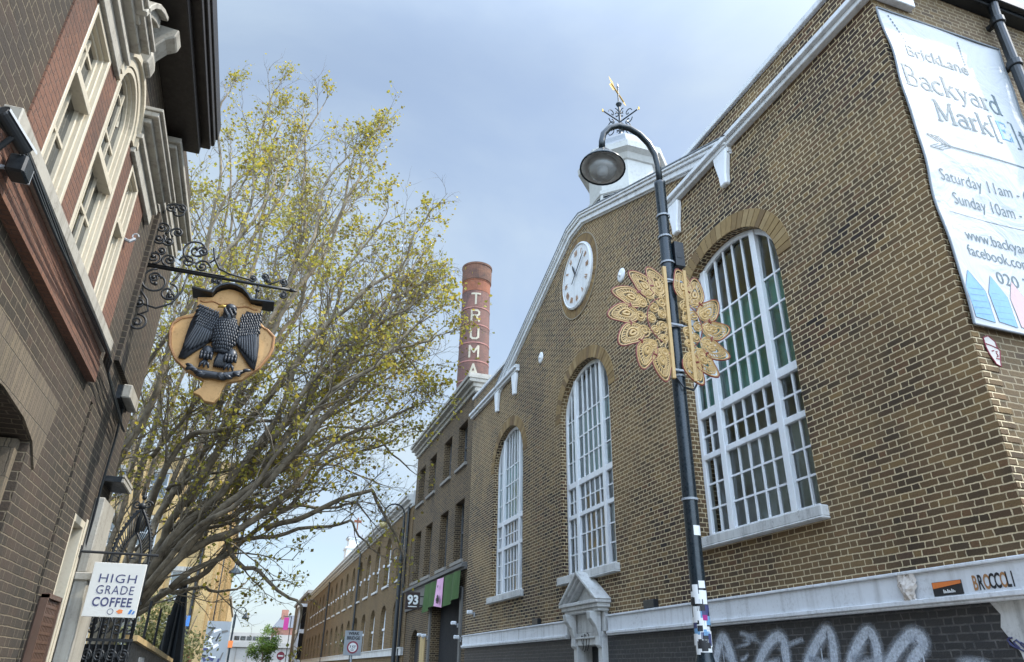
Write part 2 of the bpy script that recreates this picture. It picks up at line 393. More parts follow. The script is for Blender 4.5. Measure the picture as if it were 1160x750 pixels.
def tag(o, label, cat, group=None):
    o['label'] = label; o['category'] = cat
    if group: o['group'] = group
    return o
def thing(name, label, cat, loc=(0, 0, 0), group=None):
    o = bpy.data.objects.new(name, None); COL.objects.link(o); o.location = loc; o.empty_display_size = .2
    return tag(o, label, cat, group)
def struct(name, mb, mat, **k):
    o = mb.build(name, mat, **k); o['kind'] = 'structure'; return o
def copy_tree(o, parent=None):
    c = o.copy(); COL.objects.link(c)
    if parent is not None: c.parent = parent
    for ch in [x for x in COL.objects if x.parent == o]: copy_tree(ch, c)
    return c
def mx_front(u, v, d): return (d, u, v)             # a wall along the street: u = y, v = z, depth = x
def mx_end(u, v, d): return (u, d, v)               # a wall across the street: u = x, v = z, depth = y
def arch_pts(uc, w_, z0, zs, rise, n=14):
    p = [(uc-w_, z0), (uc+w_, z0)]
    for i in range(n+1):
        a = PI*i/n; p.append((uc+w_*math.cos(a), zs+rise*math.sin(a)))
    return p
def arch_z(du, w_, zs, rise):
    return zs+rise*math.sqrt(max(0, 1-(du/w_)**2))
def rect(u0, u1, v0, v1): return [(u0, v0), (u1, v0), (u1, v1), (u0, v1)]

# ================================================================== SETTING
g = MB(); g.box(-600, 600, -300, 900, -.6, 0.0); struct('ground', g, 'asphalt')
g = MB(); g.box(-.7, 4.0, -60, 300, .004, .012); struct('road', g, 'asphalt')
g = MB(); g.box(-1.8, -.7, -60, 100, .0, .12); g.box(-.7, -.55, -60, 100, 0, .125); struct('pavement_west', g, 'paving')
g = MB(); g.box(4.0, 6.0, -60, 100, .0, .12); g.box(3.85, 4.0, -60, 100, 0, .125); struct('pavement_east', g, 'paving')

# ================================================================== MARKET HALL (gabled brick hall, east side)
XF = 6.0; YA, YB = 4.24, 21.32; YC = 12.82
hall = thing('market_hall', 'long brown brick hall with a gable clock, tall white arched windows and white cupola', 'hall', (XF, YC, 0))
WIN = [(7.74, 1.22), (12.85, 1.22), (17.72, 1.2)]
ZS, ZSP, RISE = 3.36, 6.72, .96
def gz(y): return 11.2-.395*max(abs(y-YC), .35)
outer = [(YA, 2.3), (YB, 2.3), (YB, 9.7), (YC+3.8, 9.7), (YC+.35, gz(YC+.35)), (YC-.35, gz(YC-.35)), (YC-3.8, 9.7), (YA, 9.7)]
holes = [arch_pts(c, w_, ZS, ZSP, RISE, 18) for c, w_ in WIN]
DOOR = (12.32, 13.2)
m = MB(); m.plate(outer, holes, mx_front, XF, XF+.36)
m.build('front_wall', 'stock', hall)
m = MB(); m.plate([(YA, 0), (DOOR[0]-.1, 0), (DOOR[0]-.1, 2.2), (DOOR[1]+.1, 2.2), (DOOR[1]+.1, 0), (YB, 0), (YB, 2.3), (YA, 2.3)], [], mx_front, XF+.012, XF+.36)
m.build('plinth', 'black_brick', hall)
# white patch of paint at the corner of the plinth
m = MB(); m.plate([(4.3, 2.2), (4.3, .2), (4.5, .2), (4.48, 1.0), (4.56, 1.5), (4.6, 1.8), (4.72, 2.0), (4.69, 2.1), (4.76, 2.2)], [], mx_front, XF+.002, XF+.012)
m.build('paint_patch', 'white_dirty', hall)
# end wall facing the yard
m = MB(); m.plate(rect(XF+.01, 20, 0, 9.55), [], mx_end, YA-.001, YA+.3); m.build('end_wall', 'end_brick', hall)
# thin skirt of brown brick quoins turning the corner
m = MB()
for i in range(93):
    L = (.105 if i % 2 else .21)*rnd.uniform(.94, 1.05)
    m.box(XF+.004, XF+L, YA-.006-rnd.uniform(0, .006), YA+.05, 2.52+i*.068+.012, 2.52+(i+1)*.068)
m.split('quoin_brick', 'stock', hall)
m = MB(); m.box(XF+.1, 20, YA-.16, YA+.35, 9.56, 9.68); m.box(XF+.16, 20, YA-.24, YA-.161, 9.6, 9.74); m.build('gutter', 'black', hall, bevel=.01)
# downpipe on the end wall
m = MB(); m.tube([(8.0, YA-.16, 9.6), (8.0, YA-.14, 9.3), (8.0, YA-.14, .3)], .062, 12)
for z in (8.55, 9.3, 7.4, 6.0, 4.2): m.lathe([(.075, -.05), (.085, -.04), (.085, .04), (.075, .05)], (8.0, YA-.14, z), 14); m.box(7.97, 8.03, YA-.1, YA, z-.03, z+.03)
m.build('downpipe', 'black', hall, smooth=False)
# string course (white band) with drip mould
m = MB()
for a, b in ((YA-.06, 11.96), (13.74, YB)):
    m = MB(); m.box(XF-.07, XF-.001, a, b, 2.27, 2.5); m.box(XF-.1, XF-.001, a, b, 2.5, 2.53); m.box(XF-.11, XF-.001, a, b, 2.225, 2.27); m.box(XF-.09, XF-.001, a, b, 2.2, 2.225); m.build('band_course', 'white', hall, bevel=.006)
# parapet copings, string moulding, raking gable cornice
m = MB()
for a, b in ((YA-.05, YC-4.1), (YC+4.1, YB)):
    m = MB(); m.box(XF-.06, XF+.42, a, b, 9.7, 9.8); m.box(XF-.03, XF+.4, a, b, 9.8, 9.84); m.build('parapet_coping', 'white', hall, bevel=.01)
m = MB()
for a, b in ((YA-.08, 8.86), (16.84, YB)):
    m = MB(); m.box(XF-.1, XF-.001, a, b, 9.04, 9.12); m.box(XF-.16, XF-.001, a, b, 9.12, 9.2); m.box(XF-.13, XF-.001, a, b, 9.2, 9.225)
    if a < 5: m.box(XF-.1, XF+.6, YA-.1, YA-.005, 9.04, 9.2)
    m.build('string_moulding', 'white', hall, bevel=.008)
def rake(m, lo, hi, d, ye=5.72):
    P = []
    top = [(YC-ye, gz(YC-ye)+hi), (YC-.35, gz(YC-.35)+hi), (YC+.35, gz(YC+.35)+hi), (YC+ye, gz(YC+ye)+hi)]
    bot = [(YC+ye, gz(YC+ye)+lo), (YC+.35, gz(YC+.35)+lo), (YC-.35, gz(YC-.35)+lo), (YC-ye, gz(YC-ye)+lo)]
    m.plate(top+bot, [], mx_front, XF-d, XF+.3)
m = MB(); rake(m, -.03, .0, .04); rake(m, .001, .12, .08); rake(m, .121, .19, .12); rake(m, .191, .24, .15, 5.78)
m.build('gable_cornice', 'white', hall, bevel=.008)
m = MB(); rake(m, .242, .265, .16, 5.8); m.build('cornice_flashing', 'lead', hall)
for y in (8.72, 7.3, 17.1, 18.62):
    m = MB()
    sh = [(-.09, 8.42), (.09, 8.42), (.11, 8.6), (.19, 8.9), (.2, 9.038), (-.2, 9.038), (-.19, 8.9), (-.11, 8.6)]
    m.plate([(y+u*.85, v) for u, v in sh], [], mx_front, XF-.1, XF-.001)
    m.build('bracket', 'white_clean', hall, bevel=.02)
# oval tie plates and black vents
for y in (15.24, 10.84):
    m = MB(); m.lathe([(.0, .03), (.1, .028), (.15, .012), (.15, 0)], (XF-.002, y, 8.77), 20, axis=(-1, 0, 0), cap=False); m.lathe([(.04, .02), (.03, .06), (0, .065)], (XF-.002, y, 8.77), 10, axis=(-1, 0, 0), cap=False)
    m.build('tie_plate', 'white_clean', hall, smooth=True)
for y in (10.47, 15.46):
    m = MB(); m.box(XF-.09, XF-.001, y-.17, y+.17, 2.535, 2.66); m.build('vent_box', 'black', hall, bevel=.01)
# roof
m = MB()
for sgn in (-1, 1):
    e = YC+sgn*8.2
    m.add([(XF+.36, YC, 11.2), (20, YC, 11.2), (20, e, 8.6), (XF+.36, e, 8.6), (XF+.36, YC, 11.0), (20, YC, 11.0), (20, e, 8.4), (XF+.36, e, 8.4)],
          [(0,1,2,3), (7,6,5,4), (0,3,7,4), (1,5,6,2), (2,6,7,3)])
m.build('roof', 'slate', hall)
# room behind the windows
m = MB(); m.box(6.9, 6.95, YA+.4, YB, 2.6, 5.6); m.box(10.5, 10.6, YA+.3, YB, 2.6, 8.4); m.box(XF+.37, 10.6, YA+.3, YB, 2.5, 2.6)
m.box(XF+.37, 10.6, YA+.31, YB-.01, 8.4, 8.5)
m.build('inner_wall', 'roomwall', hall)

def voussoirs(yc, w_, zs, rise, th, parent, x0=XF-.012, n=34, over=.12):
    for_k = [MB() for _ in range(4)]
    m = MB()
    for i in range(n):
        m.k = rnd.choice([0, 0, 1, 1, 2, 3])
        a0 = -over+(PI+2*over)*i/n+.006; a1 = -over+(PI+2*over)*(i+1)/n-.006
        a0 = max(a0, -.02); a1 = min(a1, PI+.02)
        if a1 <= a0: continue
        q = []
        for a in (a0, a1):
            c, s_ = math.cos(a), math.sin(a)
            q.append((yc+(w_+.005)*c, zs+(rise+.005)*s_, yc+(w_+th)*c, zs+(rise+th)*s_))
        # flare outwards like wedge bricks
        j = rnd.uniform(-.004, .004)
        m.plate([(q[0][0], q[0][1]), (q[0][2], q[0][3]), (q[1][2], q[1][3]), (q[1][0], q[1][1])], [], mx_front, x0+j, XF+.12)
    m.build('brick_arch', ['vous0', 'vous1', 'vous2', 'vous3'], parent)
    return m

def hall_window(yc, w_):
    X0, X1 = XF+.13, XF+.23
    m = MB()
    o = arch_pts(yc, w_-.002, ZS, ZSP, RISE-.002, 24); h = arch_pts(yc, w_-.085, ZS+.08, ZSP, RISE-.085, 24)
    m.plate(o, [h], mx_front, X0, X1)
    mu = .64
    for s_ in (-1, 1):
        c = yc+s_*mu; m.box(X0-.025, X1-.01, c-.057, c+.057, ZS+.03, arch_z(mu, w_, ZSP, RISE)-.03)
    m.box(X0-.012, X1-.02, yc-w_+.08, yc+w_-.08, 5.14, 5.26)
    m.box(X0-.01, X1-.022, yc-w_+.08, yc+w_-.08, 4.5, 4.585)
    fr = m.build('window', 'white_clean', hall, bevel=.006)
    b = MB(); XB0, XB1 = X0+.02, X1-.035
    bw = .0135
    cols = [-mu+.065+i*(2*mu-.13)/5 for i in range(1, 5)]
    side = [(-(w_+mu)/2), (w_+mu)/2]
    def zt(u): return arch_z(u, w_-.08, ZSP, RISE-.08)
    for u in cols+side:
        b.box(XB0, XB1, yc+u-bw, yc+u+bw, 3.44, 4.5); b.box(XB0, XB1, yc+u-bw, yc+u+bw, 4.585, 5.14); b.box(XB0, XB1, yc+u-bw, yc+u+bw, 5.26, zt(u))
    hz = [3.79, 4.14, 4.86, 5.72, 6.18, 6.64]
    for z in hz:
        ww = w_-.08 if z <= ZSP else 0
        b.box(XB0+.004, XB1-.004, yc-ww, yc+ww, z-bw, z+bw)
    b.build('glazing_bars', 'white_clean', fr)
    # panes, one loose quad each, slightly out of true
    p = MB(); XP = X0+.045
    us = sorted([-w_+.08, side[0], -mu, *cols, mu, side[1], w_-.08])
    for u0, u1 in zip(us[:-1], us[1:]):
        zs_ = [3.44, 3.79, 4.14, 4.5, 4.86, 5.2, 5.72, 6.18, 6.64]
        for z0, z1 in zip(zs_, zs_[1:]+[None]):
            t = [rnd.gauss(0, .0034) for _ in range(3)]
            za, zb = (z1, z1) if z1 else (zt(u0), zt(u1))
            uc, zc = (u0+u1)/2, (z0+za)/2
            q = [(u0, max(za, z0+.01)), (u1, max(zb, z0+.01)), (u1, z0), (u0, z0)]
            p.add([(XP+t[0]+(u-uc)*t[1]*4+(z-zc)*t[2]*4, yc+u, z) for u, z in q], [(0, 1, 2, 3)])
    p.build('pane', 'glass', fr, fix=False)
    s2 = MB(); s2.box(XF-.1, XF+.2, yc-w_-.1, yc+w_+.1, ZS-.13, ZS-.001); s2.box(XF-.12, XF+.1, yc-w_-.11, yc+w_+.11, ZS-.155, ZS-.13); s2.build('sill', 'white_dirty', fr, bevel=.012)
    bl = MB(); x = XF+.25; n = 30
    vs_ = []
    for i in range(n+1):
        u = -w_+.03+(2*w_-.06)*i/n
        for z in (5.25, 6.7): vs_.append((x+.012*math.sin(i*1.9)+.01*rnd.random(), yc+u, z))
    bl.add(vs_, [(2*i, 2*i+2, 2*i+3, 2*i+1) for i in range(n)]); bl.build('blind', 'teal', fr)
    voussoirs(yc, w_, ZSP, RISE, .27, hall)
for c, w_ in WIN: hall_window(c, w_)

# clock
ck = MB(); ck.lathe([(.8, 0), (.8, .05), (.76, .075), (.74, .06)], (XF-.002, 12.86, 9.86), 48, axis=(-1, 0, 0), cap=False)
ck.lathe([(.0, .05), (.75, .05)], (XF-.002, 12.86, 9.86), 48, axis=(-1, 0, 0), cap=False)
clock = ck.build('clock', 'white', hall, smooth=False)
XC = XF-.06
def cpt(a, r): return (12.86-r*math.sin(a), 9.86+r*math.cos(a))       # clockwise as seen from the street
def cbar(m, a, r, w_, t, lean=0, x=XC, dx=.006):
    """a bar standing radially at angle a between radii r and r+w_"""
    c, s_ = math.cos(a), math.sin(a); q = []
    for tt, rr, l in ((-t, r, -lean), (t, r, -lean), (t, r+w_, lean), (-t, r+w_, lean)):
        o = tt+l; q.append((12.86-(rr*s_+o*c), 9.86+(rr*c-o*s_)))
    m.plate(q, [], mx_front, x-dx, x)
NUM = ['XII', 'I', 'II', 'III', 'IV', 'V', 'VI', 'VII', 'VIII', 'IX', 'X', 'XI']
for h, t in enumerate(NUM):
    num = MB(); a = h*PI/6; W_ = {'I': .04, 'V': .075, 'X': .075}
    tot = sum(W_[ch] for ch in t); o = -tot/2
    for ch in t:
        c = o+W_[ch]/2; o += W_[ch]
        aa = a+c/.58
        if ch == 'I': cbar(num, aa, .52, .13, .009)
        elif ch == 'V':
            cbar(num, aa-.022, .52, .13, .008, -.014); cbar(num, aa+.022, .52, .13, .006, .014)
        else:
            cbar(num, aa, .52, .13, .008, -.022); cbar(num, aa, .52, .13, .006, .022)
    num.build('numerals', 'tan_edge', clock)
hd = MB()
for ang, L, w_, back in ((R(334), .38, .02, .0), (R(52), .62, .012, .24)):
    d = (math.sin(ang), math.cos(ang)); nrm = (d[1], -d[0])
    q = []
    for s_, l in ((-w_, -back), (w_, -back), (w_*1.6, L*.7), (0, L), (-w_*1.6, L*.7)):
        q.append((12.86-(d[0]*l+nrm[0]*s_), 9.86+(d[1]*l+nrm[1]*s_)))
    hd.plate(q, [], mx_front, XC-.03-(.01 if L > .5 else 0), XC-.022-(.01 if L > .5 else 0))
hd.build('hands', 'signblack', clock)
rg = MB(); n = 56
for i in range(n):
    rg.k = rnd.choice([0, 1, 1, 3]); a0, a1 = 2*PI*i/n+.008, 2*PI*(i+1)/n-.008
    rg.plate([(12.86+r*math.cos(a), 9.86+r*math.sin(a)) for r, a in ((.805, a0), (1.0, a0), (1.0, a1), (.805, a1))], [], mx_front, XF-.012+rnd.uniform(-.003, .003), XF+.05)
rg.build('clock_surround', ['vous0', 'vous1', 'vous2', 'vous3'], hall)
rg = MB(); rg.lathe([(1.005, 0), (1.005, .02), (1.03, .02), (1.03, 0)], (XF+.0, 12.86, 9.86), 48, axis=(-1, 0, 0), cap=False); rg.build('clock_rim', 'mortar', hall)

# doorway with pediment
dw = MB()
y0, y1 = DOOR
for a, b in ((y0-.17, y0), (y1, y1+.17)): dw.box(XF-.1, XF+.3, a, b, 0, 2.27)
dw.box(XF-.1, XF+.3, y0, y1, 2.06, 2.27)
dw.box(XF-.08, XF+.3, y0-.25, y1+.25, 2.27, 2.6)
dw.box(XF-.14, XF+.02, y0-.17, y1+.17, 2.17, 2.2)
doorway = dw.build('doorway', 'white_dirty', hall, bevel=.01)
pd = MB(); yc = (y0+y1)/2; hw = .8
pd.box(XF-.26, XF-.002, yc-hw, yc+hw, 2.66, 2.73); pd.box(XF-.22, XF-.002, yc-hw+.06, yc+hw-.06, 2.6, 2.66); pd.box(XF-.3, XF-.002, yc-hw-.04, yc+hw+.04, 2.73, 2.79)
def rk(d, o, i_): 
    ap = .5
    pd.plate([(yc-hw-o, 2.791), (yc, 2.791+ap+o*.7), (yc+hw+o, 2.791), (yc+hw-i_, 2.791), (yc, 2.791+ap-i_*.7), (yc-hw+i_, 2.791)], [], mx_front, XF-d, XF-.002)
rk(.31, .06, .03); rk(.26, -.031, .11); rk(.2, -.111, .2)
pd.plate([(yc-hw+.21, 2.792), (yc+hw-.21, 2.792), (yc, 2.792+.5-.15)], [], mx_front, XF-.06, XF-.002)
pd.build('pediment', 'white_dirty', doorway, bevel=.008)
for s_, yy in ((-1, y0-.09), (1, y1+.09)):
    cs = MB(); pr = [(XF-.1, 2.0), (XF-.16, 2.05), (XF-.15, 2.2), (XF-.2, 2.35), (XF-.3, 2.48), (XF-.32, 2.6), (XF-.1, 2.6)]
    cs.plate(pr, [], lambda u, v, d: (u, d, v), yy-.08, yy+.08); cs.build('console', 'white_dirty', doorway, bevel=.01)
dd = MB(); dd.box(XF+.2, XF+.26, y0, y1, 0.1, 2.06)
for a, b in ((y0+.08, yc-.05), (yc+.05, y1-.08)):
    for z0, z1 in ((.3, .9), (1.0, 1.5), (1.58, 1.98)): dd.box(XF+.185, XF+.2, a, b, z0, z1)
dd.build('door', 'black', doorway, bevel=.006)
sk = MB()
for k in range(3):
    pts = [(XF-.105, 12.95-.12*k+.05*math.sin(i*.9+k), 2.08+.15*math.sin(i*.55+k*.6)+.02*k) for i in range(8)]
    sk.tube(pts, .007, 5)
sk.build('graffiti_scribble', 'signblack', doorway)

# white spray graffiti on the plinth
gr = MB()
def stroke(pts, w_):
    P = [Vector((p[0], p[1])) for p in pts]; Q = []
    for i in range(len(P)-1):
        for k in range(6):
            t = k/6; a, b = P[max(i-1, 0)], P[min(i+2, len(P)-1)]
            p0, p1 = P[i], P[i+1]
            Q.append(.5*((2*p0)+(p1-a)*t+(2*a-5*p0+4*p1-b)*t*t+(3*p0-a-3*p1+b)*t**3))
    Q.append(P[-1]); L, Rr = [], []; w_ *= 1.0
    for i, q in enumerate(Q):
        t = (Q[min(i+1, len(Q)-1)]-Q[max(i-1, 0)]).normalized(); nn = Vector((-t.y, t.x)); e = w_*(1 if 0 < i < len(Q)-1 else .5)
        L.append(q+nn*e); Rr.append(q-nn*e)
    n = len(Q); x = XF+.009-.0004*len(gr.parts)
    gr.add([(x, p.x, p.y) for p in L]+[(x, p.x, p.y) for p in Q]+[(x, p.x, p.y) for p in Rr], [(i, i+1, n+i+1, n+i) for i in range(n-1)]+[(n+i, n+i+1, 2*n+i+1, 2*n+i) for i in range(n-1)])
    soft.extend([0]*n+[op*min(1, k/4, (n-1-k)/4) for k in range(n)]+[0]*n)
soft = []
for op, ws in ((.3, 1.9), (1.0, 1.1)):
    for pts, w_ in (([(9.1, 1.4), (8.95, 1.75), (8.75, 2.05), (8.6, 1.9), (8.45, 1.4)], .07), ([(8.3, 1.3), (8.05, 1.72), (7.75, 1.98), (7.55, 2.02), (7.5, 1.85), (7.55, 1.3)], .06),
                    ([(7.35, 1.35), (7.15, 1.75), (6.85, 2.02), (6.75, 2.05), (6.72, 1.85), (6.85, 1.3)], .06), ([(6.7, 1.35), (6.5, 1.75), (6.25, 2.0), (6.15, 2.0), (6.12, 1.8), (6.25, 1.3)], .055),
                    ([(6.35, 1.25), (6.0, 1.72), (5.72, 1.95), (5.58, 1.97), (5.55, 1.88), (5.75, 1.7), (5.95, 1.3)], .055)):
        stroke(pts, w_*ws)
op = .8
for y, z in ((8.74, 2.0), (7.56, 1.95), (7.5, 1.8), (6.73, 1.95), (6.13, 1.9), (5.57, 1.9), (6.9, 1.9)): stroke([(y, z), (y+.005, z-.1), (y, z-rnd.uniform(.2, .4))], .012)
for k in range(14):
    op = .25; y = rnd.uniform(5, 9); z = rnd.uniform(1.7, 2.1); stroke([(y, z), (y+rnd.uniform(-.25, .25), z+rnd.uniform(-.1, .05)), (y+rnd.uniform(-.5, .5), z+rnd.uniform(-.15, .1))], rnd.uniform(.02, .08))
go = gr.build('graffiti', 'spray', hall, fix=False)
at = go.data.attributes.new('soft', 'FLOAT', 'POINT'); at.data.foreach_set('value', soft)

# cupola
cup = MB(); CX, CY, CZ = 7.35, 12.85, 10.9
def octa(m, prof): m.lathe([(r*.78, z) for r, z in prof], (CX, CY, 0), 8, PI/8)
octa(cup, [(1.3, 10.3), (1.3, 11.1), (1.42, 11.12), (1.42, 11.25), (1.2, 11.3), (1.2, 12.0), (1.24, 12.02), (1.24, 12.12), (1.14, 12.14), (1.14, 12.9), (1.2, 12.92), (1.3, 13.05), (1.48, 13.12), (1.5, 13.28), (1.2, 13.3)])
cupola = cup.build('cupola', 'cupola', hall)
lv = MB()
for k in range(8):
    a = k*PI/4; c, s_ = math.cos(a), math.sin(a); ap = .936*math.cos(PI/8)
    for i in range(9):
        z = 11.36+i*.07
        p = lambda r, t, zz: (CX+c*r-s_*t, CY+s_*r+c*t, zz)
        lv.add([p(ap+.05, -.29, z), p(ap+.05, .29, z), p(ap-.03, .29, z+.055), p(ap-.03, -.29, z+.055), p(ap+.05, -.29, z+.012), p(ap+.05, .29, z+.012), p(ap-.03, .29, z+.067), p(ap-.03, -.29, z+.067)],
               [(0,1,2,3), (7,6,5,4), (0,4,5,1), (1,5,6,2), (2,6,7,3), (3,7,4,0)])
lv.build('louvres', 'cupola', cupola)
lb = MB()
for k in range(8):
    a = k*PI/4; c, s_ = math.cos(a), math.sin(a); ap = .936*math.cos(PI/8)+.004
    p = lambda r, t, zz: (CX+c*r-s_*t, CY+s_*r+c*t, zz)
    lb.add([p(ap, -.3, 11.33), p(ap, .3, 11.33), p(ap, .3, 11.99), p(ap, -.3, 11.99)], [(0, 1, 2, 3)])
    pass
lb.build('louvre_opening', 'void', cupola, fix=False)
dm = MB(); octa(dm, [(1.44, 13.28), (1.36, 13.36), (1.15, 13.56), (1.0, 13.8), (.82, 13.96), (.42, 14.06), (.12, 14.12), (.0, 14.13)]); dm.build('dome', 'lead', cupola)
wv = MB(); VZ = 14.1
wv.k = 0
wv.lathe([(.11, 0), (.13, .05), (.07, .1), (.09, .2), (.12, .26), (.05, .32), (.035, .4), (.03, 1.3), (.05, 1.33), (.085, 1.4), (.05, 1.47), (.022, 1.5), (.02, 2.0), (.03, 2.02), (.0, 2.2)], (CX, CY, VZ), 12)
for k in range(4):
    a = k*PI/2+.35; c, s_ = math.cos(a), math.sin(a)
    P = lambda r, z: (CX+c*r, CY+s_*r, VZ+z)
    wv.tube([P(0, .78), P(.62, .78)], .02, 6)
    for zc, sg in ((.9, 1), (.66, -1)):
        wv.tube([P(.3+(.13-.012*i)*math.cos(i*.6), zc+sg*(.13-.012*i)*math.sin(i*.6)) for i in range(10)], .014, 5)
    wv.tube([P(.1+(.1-.01*i)*math.cos(i*.7+1), 1.08+(.1-.01*i)*math.sin(i*.7+1)) for i in range(9)], .013, 5)
    wv.tube([P(.1+(.1-.01*i)*math.cos(i*.7+1), .5-(.1-.01*i)*math.sin(i*.7+1)) for i in range(9)], .013, 5)
    wv.k = 1
    wv.box(CX+c*.66-.018, CX+c*.66+.018, CY+s_*.66-.01, CY+s_*.66+.01, VZ+.74, VZ+.83); wv.k = 0
wv.k = 1
dirv = Vector((.78, .62, 0)).normalized()*.72
P = lambda t, z: (CX+dirv.x*t, CY+dirv.y*t, VZ+z)
wv.tube([P(-.6, 1.78), P(.5, 1.78)], .022, 6)
for s_ in (1, -1):
    wv.add([P(.42, 1.78), P(.5, 1.78+.07*s_), P(.78, 1.78)], [(0, 1, 2)])
    wv.add([P(-.66, 1.78+.03*s_), P(-.3, 1.78+.03*s_), P(-.44, 1.78+.15*s_), P(-.82, 1.78+.15*s_)], [(0, 1, 2, 3)])
wv.build('weathervane', ['post', 'gilt'], cupola, fix=False)

# ------------------------------------------------------------------ things on the hall
bn = MB(); nx, nz = 24, 70; BX0, BX1, BZ0, BZ1 = 6.0, 7.95, 4.6, 8.86
def by(x, z):
    e = max(0, min(x-6.0, 7.95-x, .3)/.3)
    return YA-.05+.012*math.sin(z*2.1+x*1.3)+.007*math.sin(x*4+z)+.006*(1-e)*math.sin(z*7.5)
vs_ = []; 
for j in range(nz+1):
    for i in range(nx+1):
        x = BX0+(BX1-BX0)*i/nx+(.035*math.sin(j/nz*PI*3)**2 if i == 0 else 0); z = BZ0+(BZ1-BZ0)*j/nz; vs_.append((x, by(x, z), z))
fr_ = len(vs_); vs_ += [(x, y+.006, z) for x, y, z in vs_]
fs = []
for j in range(nz):
    for i in range(nx):
        q = (j*(nx+1)+i, j*(nx+1)+i+1, (j+1)*(nx+1)+i+1, (j+1)*(nx+1)+i); fs += [q, tuple(k+fr_ for k in reversed(q))]
bn.add(vs_, fs)
banner = thing('banner', 'tall pale grey printed market banner hung on the yellow brick end of the hall', 'banner', (7.0, YA-.05, BZ0))
bn.build('sheet', 'banner', banner, smooth=True, fix=False)
hm = MB()
hm.tube([(BX0, by(BX0, BZ0)-.004, BZ0), (BX1, by(BX1, BZ0)-.004, BZ0)], .012, 6); hm.tube([(BX0, by(BX0, BZ1)-.004, BZ1), (BX1, by(BX1, BZ1)-.004, BZ1)], .012, 6)
hm.tube([(BX0+.035*math.sin(j/nz*PI*3)**2, by(BX0, BZ0+(BZ1-BZ0)*j/nz)-.002, BZ0+(BZ1-BZ0)*j/nz) for j in range(nz+1)], .012, 6)
hm.tube([(BX1, by(BX1, BZ0+(BZ1-BZ0)*j/nz)-.002, BZ0+(BZ1-BZ0)*j/nz) for j in range(nz+1)], .012, 6)
hm.build('hem', 'lead', banner)
def bpl(x0, z0, rot=0):
    c, s_ = math.cos(rot), math.sin(rot); x0 -= .075
    def f(x, y):
        X = x0+x*c-y*s_; Z = z0+x*s_+y*c
        return (X, by(X, Z)-.004, Z)
    return f
tx = MB()
tx.k = 0
def arc(cx, cy, rx, ry, a0, a1, n=9): return [(cx+rx*math.cos(R(a0+(a1-a0)*i/n)), cy+ry*math.sin(R(a0+(a1-a0)*i/n))) for i in range(n+1)]
SER = {  # slab serif letters as strokes: (advance, [(polyline, half width), ...])
 'B': (.74, [([(.16, 0), (.16, 1)], .055), ([(.02, .0), (.2, .0)], .025), ([(.02, 1), (.2, 1)], .025), ([(.16, 1)]+arc(.38, .765, .2, .235, 90, -90)+[(.16, .53)], .035), ([(.16, .53)]+arc(.42, .265, .22, .265, 90, -90)+[(.16, 0)], .035)]),
 'a': (.6, [(arc(.28, .42, .2, .2, 160, 0)+[(.48, .08), (.58, .0)], .04), (arc(.29, .18, .21, .18, 40, 380, 14), .035)]),
 'c': (.56, [(arc(.32, .31, .25, .31, 45, 315, 14), .045)]),
 'k': (.66, [([(.14, 0), (.14, 1)], .05), ([(.02, 0), (.26, 0)], .025), ([(.02, 1), (.14, 1)], .025), ([(.14, .26), (.48, .6)], .03), ([(.27, .38), (.54, .0)], .05), ([(.36, .6), (.6, .6)], .025), ([(.44, 0), (.66, 0)], .025)]),
 'y': (.62, [([(.12, .6), (.34, .02)], .05), ([(.54, .6), (.28, -.12), (.18, -.25), (.06, -.24)], .032), ([(.0, .6), (.24, .6)], .025), ([(.42, .6), (.64, .6)], .025)]),
 'r': (.46, [([(.15, 0), (.15, .6)], .05), ([(.02, 0), (.29, 0)], .025), ([(.02, .6), (.15, .6)], .025), ([(.15, .38), (.25, .55), (.36, .6), (.44, .54)], .04)]),
 'd': (.66, [([(.5, 0), (.5, 1)], .05), ([(.38, 1), (.5, 1)], .025), ([(.5, 0), (.62, 0)], .025), (arc(.3, .3, .22, .31, 20, 340, 14), .04)]),
 'M': (1.02, [([(.16, 0), (.16, 1)], .035), ([(.16, 1), (.5, .1)], .055), ([(.5, .1), (.84, 1)], .03), ([(.84, 1), (.84, 0)], .055), ([(.03, 0), (.29, 0)], .025), ([(.71, 0), (.98, 0)], .025), ([(.03, 1), (.2, 1)], .025), ([(.8, 1), (.98, 1)], .025)]),
 't': (.42, [([(.2, .82), (.2, .12), (.28, .01), (.4, .06)], .05), ([(.05, .6), (.38, .6)], .025)]),
 'E': (.68, [([(.14, 0), (.14, 1)], .055), ([(.02, 0), (.6, 0), (.6, .2)], .025), ([(.02, 1), (.58, 1), (.58, .8)], .025), ([(.14, .52), (.42, .52)], .025), ([(.42, .42), (.42, .62)], .025)]),
 '[': (.4, [([(.34, 1.12), (.14, 1.12), (.14, -.2), (.34, -.2)], .035)]), ']': (.4, [([(.06, 1.12), (.26, 1.12), (.26, -.2), (.06, -.2)], .035)])}
def serif(word, x0, z0, size, k=0):
    tx.k = k; x = x0
    for ch2 in word:
        adv, strokes = SER[ch2]
        for pl, hw2 in strokes:
            P2 = [Vector((x+a*size, z0+b*size)) for a, b in pl]; Lq = []; Rq = []
            for i, q in enumerate(P2):
                t = P2[min(i+1, len(P2)-1)]-P2[max(i-1, 0)]; t.normalize(); nn = Vector((-t.y, t.x))*hw2*1.3*size; Lq.append(q+nn); Rq.append(q-nn)
            n = len(P2); tx.add([bpl(q.x, q.y)(0, 0) for q in Lq+Rq], [(i, i+1, n+i+1, n+i) for i in range(n-1)])
        x += adv*size
    return x
